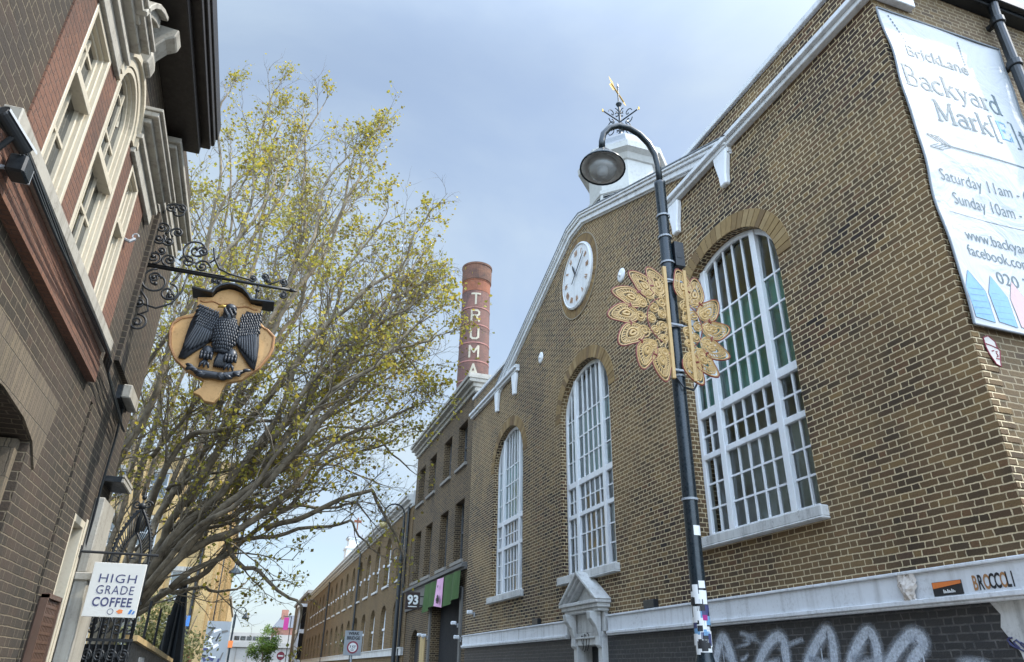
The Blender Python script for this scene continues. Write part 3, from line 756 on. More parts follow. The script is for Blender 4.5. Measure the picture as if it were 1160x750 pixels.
serif('Backyard', 6.16, 7.66, .308); x_ = serif('Mark[', 6.48, 7.22, .308); x_ = serif('E', x_, 7.24, .27, 1); tx.text('i', .2, bpl(x_-.01, 7.24), 0); x_ = serif(']', x_+.03, 7.22, .308); serif('t', x_, 7.22, .308); tx.build('heading_print', ['bannerink', 'blueink', 'lblue', 'pinkprint'], banner, fix=False); tx = MB()
tx.text('BrickLane', .26, bpl(6.36, 8.18), .004, width=.95)
tx.text('Saturday 11am - 6pm', .22, bpl(6.26, 6.34), -.001, width=1.46)
tx.text('Sunday 10am - 5pm', .22, bpl(6.36, 6.06), -.001, width=1.28)
tx.text('www.backyardmarket', .19, bpl(6.36, 5.62), 0, width=1.38)
tx.text('facebook.com/backyard', .19, bpl(6.32, 5.42), 0, width=1.46)
tx.text('020 7770', .2, bpl(6.62, 5.16), 0, width=.8)
tx.build('small_print', ['bannerink', 'blueink', 'lblue', 'pinkprint'], banner, fix=False); tx = MB()
# hanging chains of the small heading
for xa, za, xb, zb in ((6.24, 8.78, 6.4, 8.42), (7.3, 8.72, 7.3, 8.36)):
    for i in range(9):
        t = i/8; c = (xa+(xb-xa)*t, za+(zb-za)*t)
        tx.add([bpl(c[0], c[1])(.014*math.cos(a), .02*math.sin(a)) for a in [k*PI/3 for k in range(6)]], [(0, 1, 2, 3, 4, 5)])
# arrow
tx.build('chain_print', ['bannerink', 'blueink', 'lblue', 'pinkprint'], banner, fix=False); tx = MB()
def lin(xa, za, xb, zb, w_=.007):
    d = Vector((xb-xa, zb-za)).normalized(); nn = Vector((-d.y, d.x))*w_; n = 8; P0 = []
    for i in range(n+1):
        c = Vector((xa, za)).lerp(Vector((xb, zb)), i/n); P0 += [bpl(c.x+nn.x, c.y+nn.y)(0, 0), bpl(c.x-nn.x, c.y-nn.y)(0, 0)]
    tx.add(P0, [(2*i, 2*i+1, 2*i+3, 2*i+2) for i in range(n)])
lin(6.42, 6.86, 7.84, 6.86, .01); lin(7.74, 6.91, 7.9, 6.86, .007); lin(7.74, 6.81, 7.9, 6.86, .007); lin(7.74, 6.91, 7.78, 6.86, .006); lin(7.74, 6.81, 7.78, 6.86, .006)
for k in range(4): lin(6.24+.06*k, 6.94, 6.38+.06*k, 6.87, .0045); lin(6.24+.06*k, 6.78, 6.38+.06*k, 6.85, .0045)
lin(6.24, 6.95, 6.42, 6.95, .006); lin(6.24, 6.77, 6.42, 6.77, .006)
lin(6.24, 5.93, 7.86, 5.93, .003)
tx.build('arrow_print', ['bannerink', 'blueink', 'lblue', 'pinkprint'], banner, fix=False); tx = MB()
for k, x in enumerate((6.12, 6.42, 6.72, 7.02, 7.32, 7.62)):
    tx.k = 2 if k != 2 else 3
    q = [(x, 4.68), (x+.24, 4.66), (x+.25, 5.0), (x+.1, 5.22), (x-.01, 5.0)]
    tx.add([bpl(a, b)(0, 0) for a, b in q], [(0, 1, 2, 3, 4)])
    tx.k = 0
    for (a, b), (c, d) in zip(q, q[1:]+q[:1]): lin(a, b, c, d, .003)
    for r_ in range(5): lin(x+.02, 4.72+.07*r_, x+.22, 4.74+.07*r_, .0015)
tx.build('picket_print', ['bannerink', 'blueink', 'lblue', 'pinkprint'], banner, fix=False)

# paste-ups
st = MB(); q = [(6.13, 4.5), (6.2, 4.53), (6.27, 4.48), (6.275, 4.42), (6.3, 4.39), (6.27, 4.3), (6.25, 4.22), (6.2, 4.24), (6.15, 4.33), (6.13, 4.4)]
face = thing('paste_up', 'small cut out paper head in a cap pasted on the hall corner under the banner', 'paste-up', (6.2, YA-.01, 4.2))
st.plate(q, [], mx_end, YA-.016, YA-.013); st.build('paper', 'oldpaper', face)
st = MB()
for a in ([(6.13, 4.44), (6.2, 4.43), (6.28, 4.41)], [(6.19, 4.37), (6.22, 4.38)], [(6.24, 4.37), (6.26, 4.375)], [(6.22, 4.3), (6.26, 4.3)], [(6.24, 4.36), (6.255, 4.325), (6.235, 4.32)], q+q[:1]):
    st.tube([(x, YA-.017, z) for x, z in a], .006, 5)
st.build('drawn_lines', 'darkred', face)
ps = thing('poster', 'small black and orange poster stuck on the white band of the hall', 'poster', (XF-.075, 5.07, 2.3))
m = MB(); m.box(XF-.076, XF-.072, 4.92, 5.23, 2.28, 2.4); m.build('sheet', 'signblack', ps)
m = MB(); m.plate([(4.925, 2.37), (5.225, 2.345), (5.225, 2.397), (4.925, 2.397)], [], mx_front, XF-.079, XF-.0765); m.build('orange_strip', 'orange', ps)
m = MB()
for k in range(9): m.box(XF-.0785, XF-.0765, 5.0+.014*k, 5.009+.014*k, 2.3, 2.315+.008*(k % 3))
m.build('white_print', 'letterwhite', ps)
bl = MB(); bl.k = 0
for i, ch in enumerate('BROCCOLI'):
    bl.k = 1 if i in (0, 2, 5) else 0
    bl.text(ch, .17, (lambda i: lambda x, y: (XF-.0735, 4.815-i*.052-x*.5, 2.3+y))(i), .004)
tag(bl.build('wall_lettering', ['signblack', 'tan_edge'], None, fix=False), 'black and brown letters reading BROCCOLI on the white band by the hall corner', 'lettering')
cr = MB(); n = 10
vs_ = []
for j in range(n+1):
    for i in range(n+1):
        u, v = i/n, j/n; 
        wdt = .09-.02*math.sin(v*PI*2)
        zz_ = 2.24+.25*v+(.03*abs(math.sin(u*PI*1.0+PI/2)) if j == n else 0)
        vs_.append((XF-.08-.05*math.sin(u*PI)*math.sin(min(v*1.1, 1)*PI)-rnd.uniform(0, .022), 5.49+(.5-u)*2*wdt+rnd.uniform(-.006, .006), zz_+rnd.uniform(-.008, .008)))
cr.add(vs_, [(j*(n+1)+i, j*(n+1)+i+1, (j+1)*(n+1)+i+1, (j+1)*(n+1)+i) for j in range(n) for i in range(n)])
tag(cr.build('plaster_cat_head', 'oldpaper', None, fix=False), 'pale crumpled cat shaped relief with two ears on the white band', 'street art')
ys = MB(); ys.lathe([(0, .012), (.03, .01), (.035, 0)], (XF-.0, 4.36, 2.02), 12, axis=(-1, 0, 0), cap=False)
tag(ys.build('round_sticker', 'ygreen', None), 'round yellow sticker on the white painted patch below the band', 'sticker')
sc_ = MB()
for k in range(5):
    sc_.tube([(XF+.0, 4.66-.05*k+.03*math.sin(i*1.7+k), 1.88+.04*math.cos(i*1.1+k)-.02*k) for i in range(7)], .008, 5)
tag(sc_.build('ink_tag', 'ink', None), 'blue ink scrawl on the white painted patch at the hall corner', 'graffiti')

# ================================================================== STREET LAMP with decorations
LX, LY = 4.25, 6.5
def sticker(m, k, z, ang, wd, h, r=.0835):
    m.k = k; n = 5; vs_ = []
    for i in range(n+1):
        a = ang+(i/n-.5)*wd/r
        for zz_ in (z-h/2, z+h/2): vs_.append((LX+(r+.002)*math.cos(a), LY+(r+.002)*math.sin(a), zz_))
    m.add(vs_, [(2*i, 2*i+2, 2*i+3, 2*i+1) for i in range(n)])
lamp = thing('street_lamp', 'tall dark green hooked street lamp with round lantern and stickered post before the hall', 'street lamp', (LX, LY, .12))
m = MB(); m.lathe([(.15, .12), (.15, 1.1), (.13, 1.15), (.12, 1.6), (.095, 1.72), (.082, 1.78), (.078, 3.0), (.074, 6.6), (.07, 6.62), (.07, 7.38), (.075, 7.4), (.075, 7.44), (.048, 7.46)], (LX, LY, 0), 18)
m.build('post', 'post', lamp, smooth=False)
for p in lamp.children: 
    for f in p.data.polygons: f.use_smooth = True
m = MB()
arm = [(4.25, 7.4), (4.25, 7.72), (4.22, 7.9), (4.13, 8.07), (4.0, 8.19), (3.85, 8.25), (3.68, 8.24), (3.55, 8.16), (3.46, 8.03), (3.43, 7.9), (3.425, 7.78)]
m.tube([(x, LY, z) for x, z in arm], .042, 12); m.build('arm', 'post', lamp, smooth=True)
ax = Vector((.12, .12, 1)).normalized(); LC = Vector((3.42, LY, 7.47))
m = MB(); m.lathe([(.05, .32), (.08, .3), (.1, .22), (.15, .2), (.17, .14), (.23, .08), (.29, .0), (.295, -.03), (.283, -.03), (.22, .05), (.1, .12), (0, .13)], LC, 28, axis=ax, cap=False)
lan = m.build('lantern', 'post', lamp, smooth=True, fix=True)
m = MB(); m.lathe([(.281, -.026), (.215, .046), (.1, .115), (0, .12)], LC, 28, axis=ax, cap=False); m.build('reflector', 'white_dirty', lan, smooth=True)
m = MB(); m.lathe([(.19, .03), (.18, -.06), (.14, -.14), (.07, -.19), (0, -.2)], LC, 24, axis=ax, cap=False); m.build('bowl', 'bowl', lan, smooth=True)
m = MB(); m.lathe([(.03, -.02), (.05, -.03), (.055, -.1), (.03, -.13), (0, -.135)], LC, 12, axis=ax); m.build('bulb', 'white_clean', lan, smooth=True)
m = MB(); m.box(LX+.07, LX+.2, LY-.09, LY+.07, 6.15, 6.5); m.box(LX+.09, LX+.16, LY-.095, LY-.09, 6.26, 6.34); m.build('control_box', 'black', lamp, bevel=.012)
m = MB()
for z in (6.58, 6.2, 5.9, 5.3, 4.68, 3.28, 6.9): m.lathe([(.08, -.012), (.088, -.012), (.088, .012), (.08, .012)], (LX, LY, z), 16, cap=False)
m.split('steel_strap', 'galv', lamp)
m = MB(); m.tube([(LX-.09, LY-.04, 6.1), (LX-.095, LY-.06, 5.5), (LX-.085, LY-.05, 4.7), (LX-.02, LY-.12, 4.52), (LX+.12, LY-.1, 4.5), (LX+.2, LY-.06, 4.6)], .012, 6); m.build('cable', 'black', lamp)
m = MB(); F = R(-118)
rs_ = random.Random(8)
for _ in range(26): sticker(m, rs_.choice([0, 0, 0, 0, 0, 0, 2, 4, 6, 6, 6]), rs_.uniform(1.8, 2.34), F+rs_.uniform(-1.1, 1.1), rs_.uniform(.04, .1), rs_.uniform(.04, .11), .0835+rs_.uniform(0, .0012))
sticker(m, 0, 2.95, F+.5, .08, .1); sticker(m, 0, 2.42, F+.4, .07, .07); sticker(m, 0, 2.3, F+.45, .085, .13); sticker(m, 0, 2.36, F-.5, .06, .12)
sticker(m, 6, 2.2, F+.15, .1, .06); sticker(m, 0, 2.15, F-.6, .08, .13); sticker(m, 2, 2.1, F+.4, .12, .14); sticker(m, 5, 2.11, F+.4, .05, .05, .0855); sticker(m, 0, 2.02, F+.2, .14, .06)
sticker(m, 0, 1.95, F-.5, .1, .2); sticker(m, 4, 1.93, F+.1, .06, .1); sticker(m, 0, 1.92, F+.7, .09, .14); sticker(m, 0, 1.84, F+.1, .15, .08); sticker(m, 0, 1.83, F-.8, .05, .1); sticker(m, 6, 1.86, F+.5, .05, .05, .0855)
m.split('sticker', ['letterwhite', 'blue', 'lblue', 'ygreen', 'ink', 'magenta', 'signblack'], lamp, fix=False)

OY = 6.38
def petal(m, red, c, cen, L=.15, W_=.118):
    """one paisley leaf of the light decoration, pointing away from cen"""
    d = (Vector(c)-Vector(cen)).normalized(); nn = Vector((-d.y, d.x)); c = Vector(c)
    def pt(a, k):
        x = -math.cos(a)*L*k; y = math.sin(a)*W_*k*(1-.1*math.cos(a))
        if math.cos(a) < -.3: x += L*.55*k*((-math.cos(a)-.3)/.7)**2; y += W_*.55*k*((-math.cos(a)-.3)/.7)**2
        q = c+d*x+nn*y; return (q.x, OY, q.y)
    n = 28
    for k in (1.0, .82): m.tube([pt(2*PI*i/n, k) for i in range(n)], .009, 5, closed=True)
    red.tube([pt(2*PI*i/n, 1.07) for i in range(3, 24)], .009, 5)
    for i in range(n):
        a = 2*PI*(i+.5)/n; m.tube([pt(a, .8), pt(a, .5)], .007, 4)
    m.tube([pt(2*PI*i/n, .46) for i in range(n)], .011, 5, closed=True)
    m.tube([pt(2*PI*i/n, .2) for i in range(n)], .018, 5, closed=True)
def ring(m, x, z, r, t=.009, n=18): m.tube([(x+r*math.cos(2*PI*i/n), OY, z+r*math.sin(2*PI*i/n)) for i in range(n)], t, 5, closed=True)
def decoration(cen, leaves, bar, sgn, lbl):
    t = thing('light_decoration', lbl, 'decoration', (cen[0], OY, cen[1]), 'gold paisley decorations strapped to the lamp post')
    m = MB(); red = MB()
    for c in leaves: petal(m, red, c, cen)
    rr = random.Random(3)
    for r_, n_, s_ in ((.2, 5, .055), (.34, 7, .065), (.09, 2, .05)):
        for i in range(n_):
            a = (i+.5)/n_*PI-PI/2; x = cen[0]+sgn*r_*math.cos(a)*1.05; z = cen[1]+r_*math.sin(a)*1.25
            ring(m, x, z, s_*rr.uniform(.8, 1.15)); ring(m, x, z, s_*.45, .014)
            m.tube([(cen[0]+sgn*.02, OY, cen[1]+r_*.6*math.sin(a)), (x-sgn*s_*math.cos(a), OY, z-s_*math.sin(a))], .008, 4)
            m.tube([(x+sgn*s_*math.cos(a), OY, z+s_*math.sin(a)), (x+sgn*(s_+.07)*math.cos(a+.25), OY, z+(s_+.07)*math.sin(a+.25))], .009, 4)
            if i % 2 == 0:
                m.tube([(x+sgn*(.1-.008*k)*math.cos(a+k*.45), OY, z+(.1-.008*k)*math.sin(a+k*.45)) for k in range(9)], .007, 4)
    for (xa, za), (xb, zb) in zip(leaves[:-1], leaves[1:]):
        red.tube([(xa*.62+xb*.38, OY, za*.62+zb*.38), ((xa+xb)/2-sgn*.02, OY-.005, (za+zb)/2), (xa*.38+xb*.62, OY, za*.38+zb*.62)], .014, 5)
    red.tube([(cen[0]+sgn*.27*math.cos(a), OY-.004, cen[1]+.3*math.sin(a)) for a in [R(-70+14*i) for i in range(11)]], .007, 4)
    m.build('scrollwork', 'gold', t); red.build('rope_light', 'red', t)
    b = MB(); (xa, za), (xb, zb) = bar; b.box(xa-.022, xa+.022, OY-.02, OY+.02, zb, za); b.build('upright', 'gold', t, bevel=.004)
    b = MB()
    for z in (5.9, 5.3, 4.72): b.box(min(xa, LX), max(xa, LX), OY+.0, OY+.02, z-.012, z+.012)
    b.split('clamp', 'galv', t)
LLV = [(4.1+(x-4.1)*.9, 5.32+(z-5.32)*.92) for x, z in [(4.0, 5.82), (3.803, 5.77), (3.592, 5.57), (3.509, 5.33), (3.582, 5.075), (3.767, 4.867), (3.97, 4.76)]]
RLV = [(4.29+(x-4.29)*.9, 5.31+(z-5.31)*.92) for x, z in [(4.36, 5.86), (4.53, 5.77), (4.7, 5.55), (4.76, 5.3), (4.7, 5.04), (4.55, 4.85), (4.38, 4.76)]]
decoration((4.1, 5.32), LLV, ((4.115, 6.06), (4.115, 4.6)), -1, 'gold half medallion of paisley leaves on the lamp post, nearer the clock')
decoration((4.29, 5.31), RLV, ((4.39, 6.06), (4.39, 4.6)), 1, 'gold half medallion of paisley leaves on the lamp post, before the large window')

# ================================================================== THREE STOREY BRICK HOUSE beside the hall
XH = 6.03; HA, HB = 21.33, 30.1
house = thing('brick_house', 'sooty three storey brick house with dark narrow windows between the hall and the long terrace', 'house', (XH, 25.7, 0))
cols_ = [22.65, 24.7, 27.05, 28.95]
holes = []
for c in cols_: holes += [rect(c-.58, c+.58, 7.82, 9.32), rect(c-.58, c+.58, 4.75, 6.66)]
DR = (21.95, 25.75)
holes.append(rect(DR[0], DR[1], .13, 3.75)); holes.append(arch_pts(28.3, .75, .14, 2.35, .65))
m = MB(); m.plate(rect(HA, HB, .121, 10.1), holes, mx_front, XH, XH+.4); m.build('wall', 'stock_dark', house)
m = MB(); m.box(XH+.41, 14, HA, HB, 0, 3.7); m.box(XH+.41, 14, HA, HB, 3.9, 10.0); m.build('inner_body', 'void', house)
m = MB(); m.box(XH+.4, 14, HA, HB, 10.0, 10.12); m.build('roof', 'slate', house)
def sash(parent, yc, z0, z1, hw, x, fmat='white_dirty', gm='dglass', sill=True):
    m = MB(); m.plate(rect(yc-hw+.002, yc+hw-.002, z0+.002, z1-.002), [rect(yc-hw+.06, yc+hw-.06, z0+.07, z1-.06)], mx_front, x, x+.07)
    zm = (z0+z1)/2; m.box(x-.01, x+.06, yc-hw+.06, yc+hw-.06, zm-.03, zm+.03)
    f = m.build('window', fmat, parent)
    b = MB()
    for s_ in (-1, 1):
        b.box(x+.012, x+.04, yc+s_*hw/3-.012, yc+s_*hw/3+.012, z0+.07, zm-.03); b.box(x+.012, x+.04, yc+s_*hw/3-.012, yc+s_*hw/3+.012, zm+.03, z1-.06)
    for z in ((z0+zm)/2, (z1+zm)/2): b.box(x+.014, x+.038, yc-hw+.06, yc+hw-.06, z-.012, z+.012)
    b.build('glazing_bars', fmat, f)
    p = MB()
    for a, c in ((z0+.06, zm), (zm, z1-.05)):
        t = rnd.gauss(0, .004); p.add([(x+.045+t, yc-hw+.05, a), (x+.045-t, yc+hw-.05, a), (x+.045-t, yc+hw-.05, c), (x+.045+t, yc-hw+.05, c)], [(3, 2, 1, 0)])
    p.build('pane', gm, f, fix=False)
    if sill:
        s2 = MB(); s2.box(x-.32, x+.1, yc-hw-.1, yc+hw+.1, z0-.11, z0-.001); s2.build('sill', 'grey_stone', f, bevel=.008)
    return f
M['sashgrey'] = paint('dark_grey_sash_paint', (.09, .095, .1), .5)
for c in cols_:
    sash(house, c, 7.82, 9.32, .58, XH+.24, 'sashgrey'); sash(house, c, 4.75, 6.66, .58, XH+.24, 'sashgrey')
# cornice with end return, string, shop fascia
m = MB()
for d, z0, z1 in ((.08, 9.98, 10.12), (.16, 10.12, 10.26), (.3, 10.26, 10.38), (.36, 10.38, 10.5), (.3, 10.5, 10.56)):
    m.box(XH-d, XH+1.4, HA-.2-d*.5, HB+d*.3, z0, z1)
m.build('cornice', 'stonewhite', house, bevel=.008)
m = MB()
for d, z0, z1 in ((.1, 4.38, 4.44), (.2, 4.44, 4.54), (.14, 4.54, 4.58)): m.box(XH-d, XH-.001, HA+.05, HB+.2, z0, z1)
m.build('string_moulding', 'fascia', house, bevel=.006)
m = MB(); m.box(XH-.08, XH-.001, 25.9, HB+.1, 3.72, 4.379); m.build('fascia_board', 'fascia', house)
m = MB()
for a, b in ((DR[0]-.2, DR[0]), (DR[1], DR[1]+.2)): m.box(XH-.06, XH-.001, a, b, .12, 3.9)
m.box(XH-.05, XH-.001, DR[0], DR[1], 3.76, 3.95)
dorf = m.build('entrance', 'fascia', house)
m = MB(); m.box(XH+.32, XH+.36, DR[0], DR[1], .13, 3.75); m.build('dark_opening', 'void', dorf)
m = MB(); m.plate(arch_pts(28.3, .745, .14, 2.35, .645), [], mx_front, XH+.2, XH+.24); m.build('arched_door', 'signblack', house)
m = MB(); m.box(XH-.03, XH-.001, 26.5, 27.2, 1.5, 2.7); m.build('notice_board', 'timber', house)
# green hanging with pink stripe
def hanging(m, ya, yb, zt, zb, n=34, ph=0, dx=0):
    vs_ = []
    for i in range(n+1):
        y = ya+(yb-ya)*i/n
        for j in range(9):
            t = j/8; z = zt+(zb-zt)*t+(.07*math.sin(y*2.1+ph)*t)
            vs_.append((XH-.17-dx-.05*math.sin(y*6.3+ph+.6*math.sin(y*2))*(.4+.6*t)-.05*t, y, z))
    m.add(vs_, [(i*9+j, (i+1)*9+j, (i+1)*9+j+1, i*9+j+1) for i in range(n) for j in range(8)])
gb = thing('hanging_cloth', 'crumpled green cloth with a pink strip hung over the dark shop entrance', 'cloth banner', (XH-.1, 24, 3.5))
m = MB(); hanging(m, 21.6, 26.3, 4.37, 3.5, 70); m.build('green_sheet', 'greencloth', gb, smooth=True, fix=False)
m = MB(); hanging(m, 23.55, 24.3, 4.36, 3.48, 12, dx=.03); m.build('pink_strip', 'pink', gb, smooth=True, fix=False)
m = MB(); px = lambda y, z: (XH-.28, y, z)
for yy, zz_, r_ in ((23.9, 3.75, .1), (23.8, 3.66, .09), (24.02, 3.68, .08), (23.92, 4.1, .05)):
    m.add([px(yy+r_*math.cos(a)*(1+.3*math.sin(3*a)), zz_+r_*math.sin(a)) for a in [k*PI/8 for k in range(16)]], [tuple(range(16))])
m.build('dark_print', 'signblack', gb, fix=False)
# projecting sign
psn = thing('projecting_sign', 'square dark brown projecting sign with a white number 93 beside the green cloth', 'sign', (5.65, 26.5, 3.6))
SX0, SX1, SY = 5.22, 5.74, 26.5
m = MB(); m.box(SX0, SX1, SY-.03, SY+.03, 3.56, 4.14); m.build('board', 'brownsign', psn, bevel=.006)
m = MB(); m.text('93', .42, lambda x, y: (SX0+.06+x, SY-.033, 3.74+y), .016, width=.4); m.add([(SX0+.1, SY-.033, 3.64), (SX0+.42, SY-.033, 3.64), (SX0+.42, SY-.033, 3.67), (SX0+.1, SY-.033, 3.67)], [(0, 1, 2, 3)]); m.build('lettering', 'letterwhite', psn, fix=False)
m = MB(); 
for z in (3.7, 4.0): m.tube([(SX1, SY, z), (XH, SY, z)], .018, 6)
m.build('bracket', 'black', psn)
def floodlight(x, y, z, lbl):
    t = thing('security_light', lbl, 'light', (x, y, z), None)
    m = MB(); m.box(x-.22, x-.06, y-.055, y+.055, z-.05, z+.05); m.build('housing', 'white', t, bevel=.02)
    m = MB(); m.tube([(x-.1, y, z-.02), (x+.02, y, z-.06)], .025, 8); m.box(x-.02, x, y-.05, y+.05, z-.12, z); m.build('bracket', 'galv', t)
floodlight(XF-.0, 20.4, 3.1, 'white security light on the hall wall near the green cloth')
floodlight(XH-.06, 22.0, 2.9, 'upper white security light on the jamb of the dark entrance nearest the hall')
floodlight(XH-.06, 21.6, 2.5, 'white security light low on the entrance jamb beside the end of the white band')
floodlight(XH-.06, 25.9, 2.7, 'white security light on the far jamb of the dark entrance')
floodlight(XH-.06, 26.6, 2.75, 'white security light on brick between the dark entrance and the arched door')

# ================================================================== LONG TERRACE
XT = 6.0; TA, TB = 30.15, 82.0; NB = 16
ter = thing('brick_terrace', 'very long two storey brick brewery terrace with rows of arched windows and a white cornice', 'terrace', (XT, 55, 0))
ycs = [32.4+3.1*i for i in range(NB)]
holes = []
for c in ycs: holes += [arch_pts(c, .72, 5.2, 6.75, .72, 10), arch_pts(c, .72, 2.42, 3.85, .5, 10)]
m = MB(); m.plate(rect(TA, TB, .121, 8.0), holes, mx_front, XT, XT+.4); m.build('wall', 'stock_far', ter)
m = MB(); m.box(XT+.5, 14, TA, TB, 0, 7.9); m.build('inner_body', 'void', ter)
m = MB(); m.add([(XT+.3, TA, 8.5), (14, TA, 8.5), (14, TB, 8.5), (XT+.3, TB, 8.5), (10, TA, 10.0), (10, TB, 10.0)], [(0, 4, 5, 3), (1, 2, 5, 4), (0, 1, 4), (3, 5, 2)]); m.build('roof', 'slate', ter)
m = MB()
for d, z0, z1 in ((.06, 7.95, 8.05), (.14, 8.05, 8.2), (.3, 8.2, 8.34), (.36, 8.34, 8.44), (.05, 8.44, 8.62)): m.box(XT-d, XT+.5, TA, TB+.1, z0, z1)
m.build('cornice', 'white_dirty', ter, bevel=.008)
m = MB(); m.box(XT-.1, XT-.001, TA, TB, 2.15, 2.4); m.box(XT-.14, XT-.001, TA, TB, 2.4, 2.44); m.build('band_course', 'white_dirty', ter)
def terwin(yc, z0, zs, rise, low=False):
    m = MB(); w_ = .72; x = XT+.12
    m.plate(arch_pts(yc, w_-.003, z0+.01, zs, rise-.003, 10), [arch_pts(yc, w_-.07, z0+.09, zs, rise-.07, 10)], mx_front, x+.08, x+.14)
    zm = z0+(1.0 if not low else .9); 
    m.box(x, x+.1, yc-w_+.02, yc+w_-.02, zm-.05, zm+.05)
    for s_ in (-.24, .24): m.box(x+.07, x+.12, yc+s_-.016, yc+s_+.016, z0+.08, zs)
    for z in (z0+.4, z0+.72, zs-.05): m.box(x+.072, x+.118, yc-w_+.06, yc+w_-.06, z-.014, z+.014)
    f = m.build('window', 'white_clean', ter)
    p = MB(); p.k = 0; p.plate(rect(yc-w_+.05, yc+w_-.05, z0+.06, zm), [], mx_front, x+.105, x+.11)
    p.k = 1; p.plate(arch_pts(yc, w_-.05, zm, zs, rise-.05, 10), [], mx_front, x+.105, x+.11)
    p.build('pane', ['bglass', 'dglass'], f)
    s2 = MB(); s2.box(XT-.07, XT+.2, yc-w_-.06, yc+w_+.06, z0-.1, z0-.002); s2.build('sill', 'white_dirty', f)
    return f
w0 = terwin(ycs[0], 5.2, 6.75, .72); w1 = terwin(ycs[0], 2.42, 3.85, .5, True)
for i in range(1, NB):
    for src in (w0, w1):
        c = copy_tree(src, ter); c.location = (src.location.x, src.location.y+3.1*i, src.location.z)
# white impost blocks between the upper windows, downpipes
m = MB()
for i in range(NB-1): m.box(XT-.05, XT-.001, ycs[i]+.74, ycs[i]+1.0, 6.15, 6.26); m.box(XT-.05, XT-.001, ycs[i+1]-1.0, ycs[i+1]-.74, 6.15, 6.26)
m.split('impost_block', 'white', ter)
for y in (30.7, 45.0, 62.0): 
    m = MB(); m.tube([(XT-.09, y, 8.0), (XT-.09, y, .2)], .06, 8); m.build('downpipe', 'black', ter)
# white turret on the terrace roof
tu = MB(); m = tu
for r_, z0, z1 in ((.75, 8.6, 10.3), (.85, 10.3, 10.45), (.6, 10.45, 11.1), (.7, 11.1, 11.22)): tu.box(7.4-r_, 7.4+r_, 60-r_, 60+r_, z0, z1)
turret = tu.build('turret', 'white', ter)
m = MB(); m.add([(6.65, 59.25, 11.22), (8.15, 59.25, 11.22), (8.15, 60.75, 11.22), (6.65, 60.75, 11.22), (7.05, 59.65, 11.85), (7.75, 59.65, 11.85), (7.75, 60.35, 11.85), (7.05, 60.35, 11.85)], [(0,1,5,4), (1,2,6,5), (2,3,7,6), (3,0,4,7), (4,5,6,7), (3,2,1,0)]); m.build('turret_roof', 'lead', turret)
m = MB(); m.tube([(7.4, 60, 11.85), (7.4, 60, 12.9)], .05, 6); m.box(7.1, 7.7, 59.97, 60.03, 12.5, 12.7); m.build('finial', 'chimney_orange', turret)
# hooked lamp standing before the terrace
L2 = (5.55, 29.7)
l2 = thing('street_lamp', 'black hooked street lamp with a round amber lantern before the long terrace', 'street lamp', (L2[0], L2[1], .12))
m = MB(); m.lathe([(.14, .12), (.14, 1.2), (.09, 1.3), (.08, 5.6), (.1, 5.65), (.1, 5.75), (.055, 5.8), (.05, 7.3)], (L2[0], L2[1], 0), 10); m.build('post', 'black', l2)
m = MB(); m.tube([(L2[0], L2[1], 7.2)]+[(L2[0]-.42+.42*math.cos(a), L2[1], 7.45+.42*math.sin(a)) for a in [PI*i/10 for i in range(11)]]+[(L2[0]-.84, L2[1], 7.3)], .035, 8)
m.tube([(L2[0]-.2+.16*math.cos(a), L2[1], 5.9+.2*math.sin(a)) for a in [i*.5 for i in range(9)]], .018, 6); m.build('arm', 'black', l2)
m = MB(); m.lathe([(.04, .2), (.1, .15), (.2, .05), (.21, .0), (.0, .02)], (L2[0]-.84, L2[1], 7.1), 14, cap=False); la = m.build('lantern', 'black', l2)
M['amber'] = paint('amber_lamp_glass', (.62, .5, .24), .2)
m = MB(); m.ball((L2[0]-.84, L2[1], 7.02), .17, .17, .17, 12, 8); m.build('bowl', 'amber', la, smooth=True)
# weight limit sign
ws = thing('road_sign', 'grey weak bridge road sign with a red ringed weight limit on a thin post', 'road sign', (3.23, 24.2, .12))
m = MB(); m.tube([(3.23, 24.25, .0), (3.23, 24.25, 2.6)], .03, 8); m.build('post', 'galv', ws)
m = MB(); m.box(2.96, 3.5, 24.18, 24.2, 2.0, 2.7); m.build('panel', 'signgrey', ws, bevel=.004)
m = MB(); m.k = 0
m.text('WEAK', .13, lambda x, y: (3.06+x, 24.177, 2.58+y), .004, width=.34); m.text('BRIDGE', .13, lambda x, y: (3.03+x, 24.177, 2.45+y), .004, width=.4)
m.k = 1; m.lathe([(.175, .0), (.175, .003), (.13, .003), (.13, 0)], (3.23, 24.178, 2.23), 28, axis=(0, -1, 0), cap=False)
m.k = 2; m.lathe([(0, .001), (.132, .001)], (3.23, 24.178, 2.23), 28, axis=(0, -1, 0), cap=False)
m.k = 0; m.text('7.5T', .11, lambda x, y: (3.13+x, 24.174, 2.2+y), .003, width=.2); m.text('mgw', .06, lambda x, y: (3.17+x, 24.174, 2.14+y), .001, width=.11)
m.build('face', ['signblack', 'darkred', 'letterwhite'], ws, fix=False)
# hanging basket / creeper
hb = thing('hanging_basket', 'small dark green hanging basket on the lower wall of the long terrace', 'hanging basket', (5.6, 44, 2.9))
m = MB(); m.tube([(6, 44, 3.6), (5.55, 44, 3.6), (5.55, 44, 3.2)], .02, 6); m.lathe([(.1, 2.75), (.28, 3.0), (.3, 3.1)], (5.55, 44, 0), 10); m.build('basket', 'black', hb)
m = MB()
for i in range(260):
    p = Vector((5.55, 44, 3.05))+Vector((rnd.gauss(0, .2), rnd.gauss(0, .3), rnd.gauss(0, .25))); a = Vector((rnd.gauss(0, 1), rnd.gauss(0, 1), rnd.gauss(0, 1))).normalized()*.07; b = a.orthogonal().normalized()*.05
    m.add([p-a, p+b, p+a, p-b], [(0, 1, 2, 3)])
m.build('foliage', 'hedge', hb, fix=False)

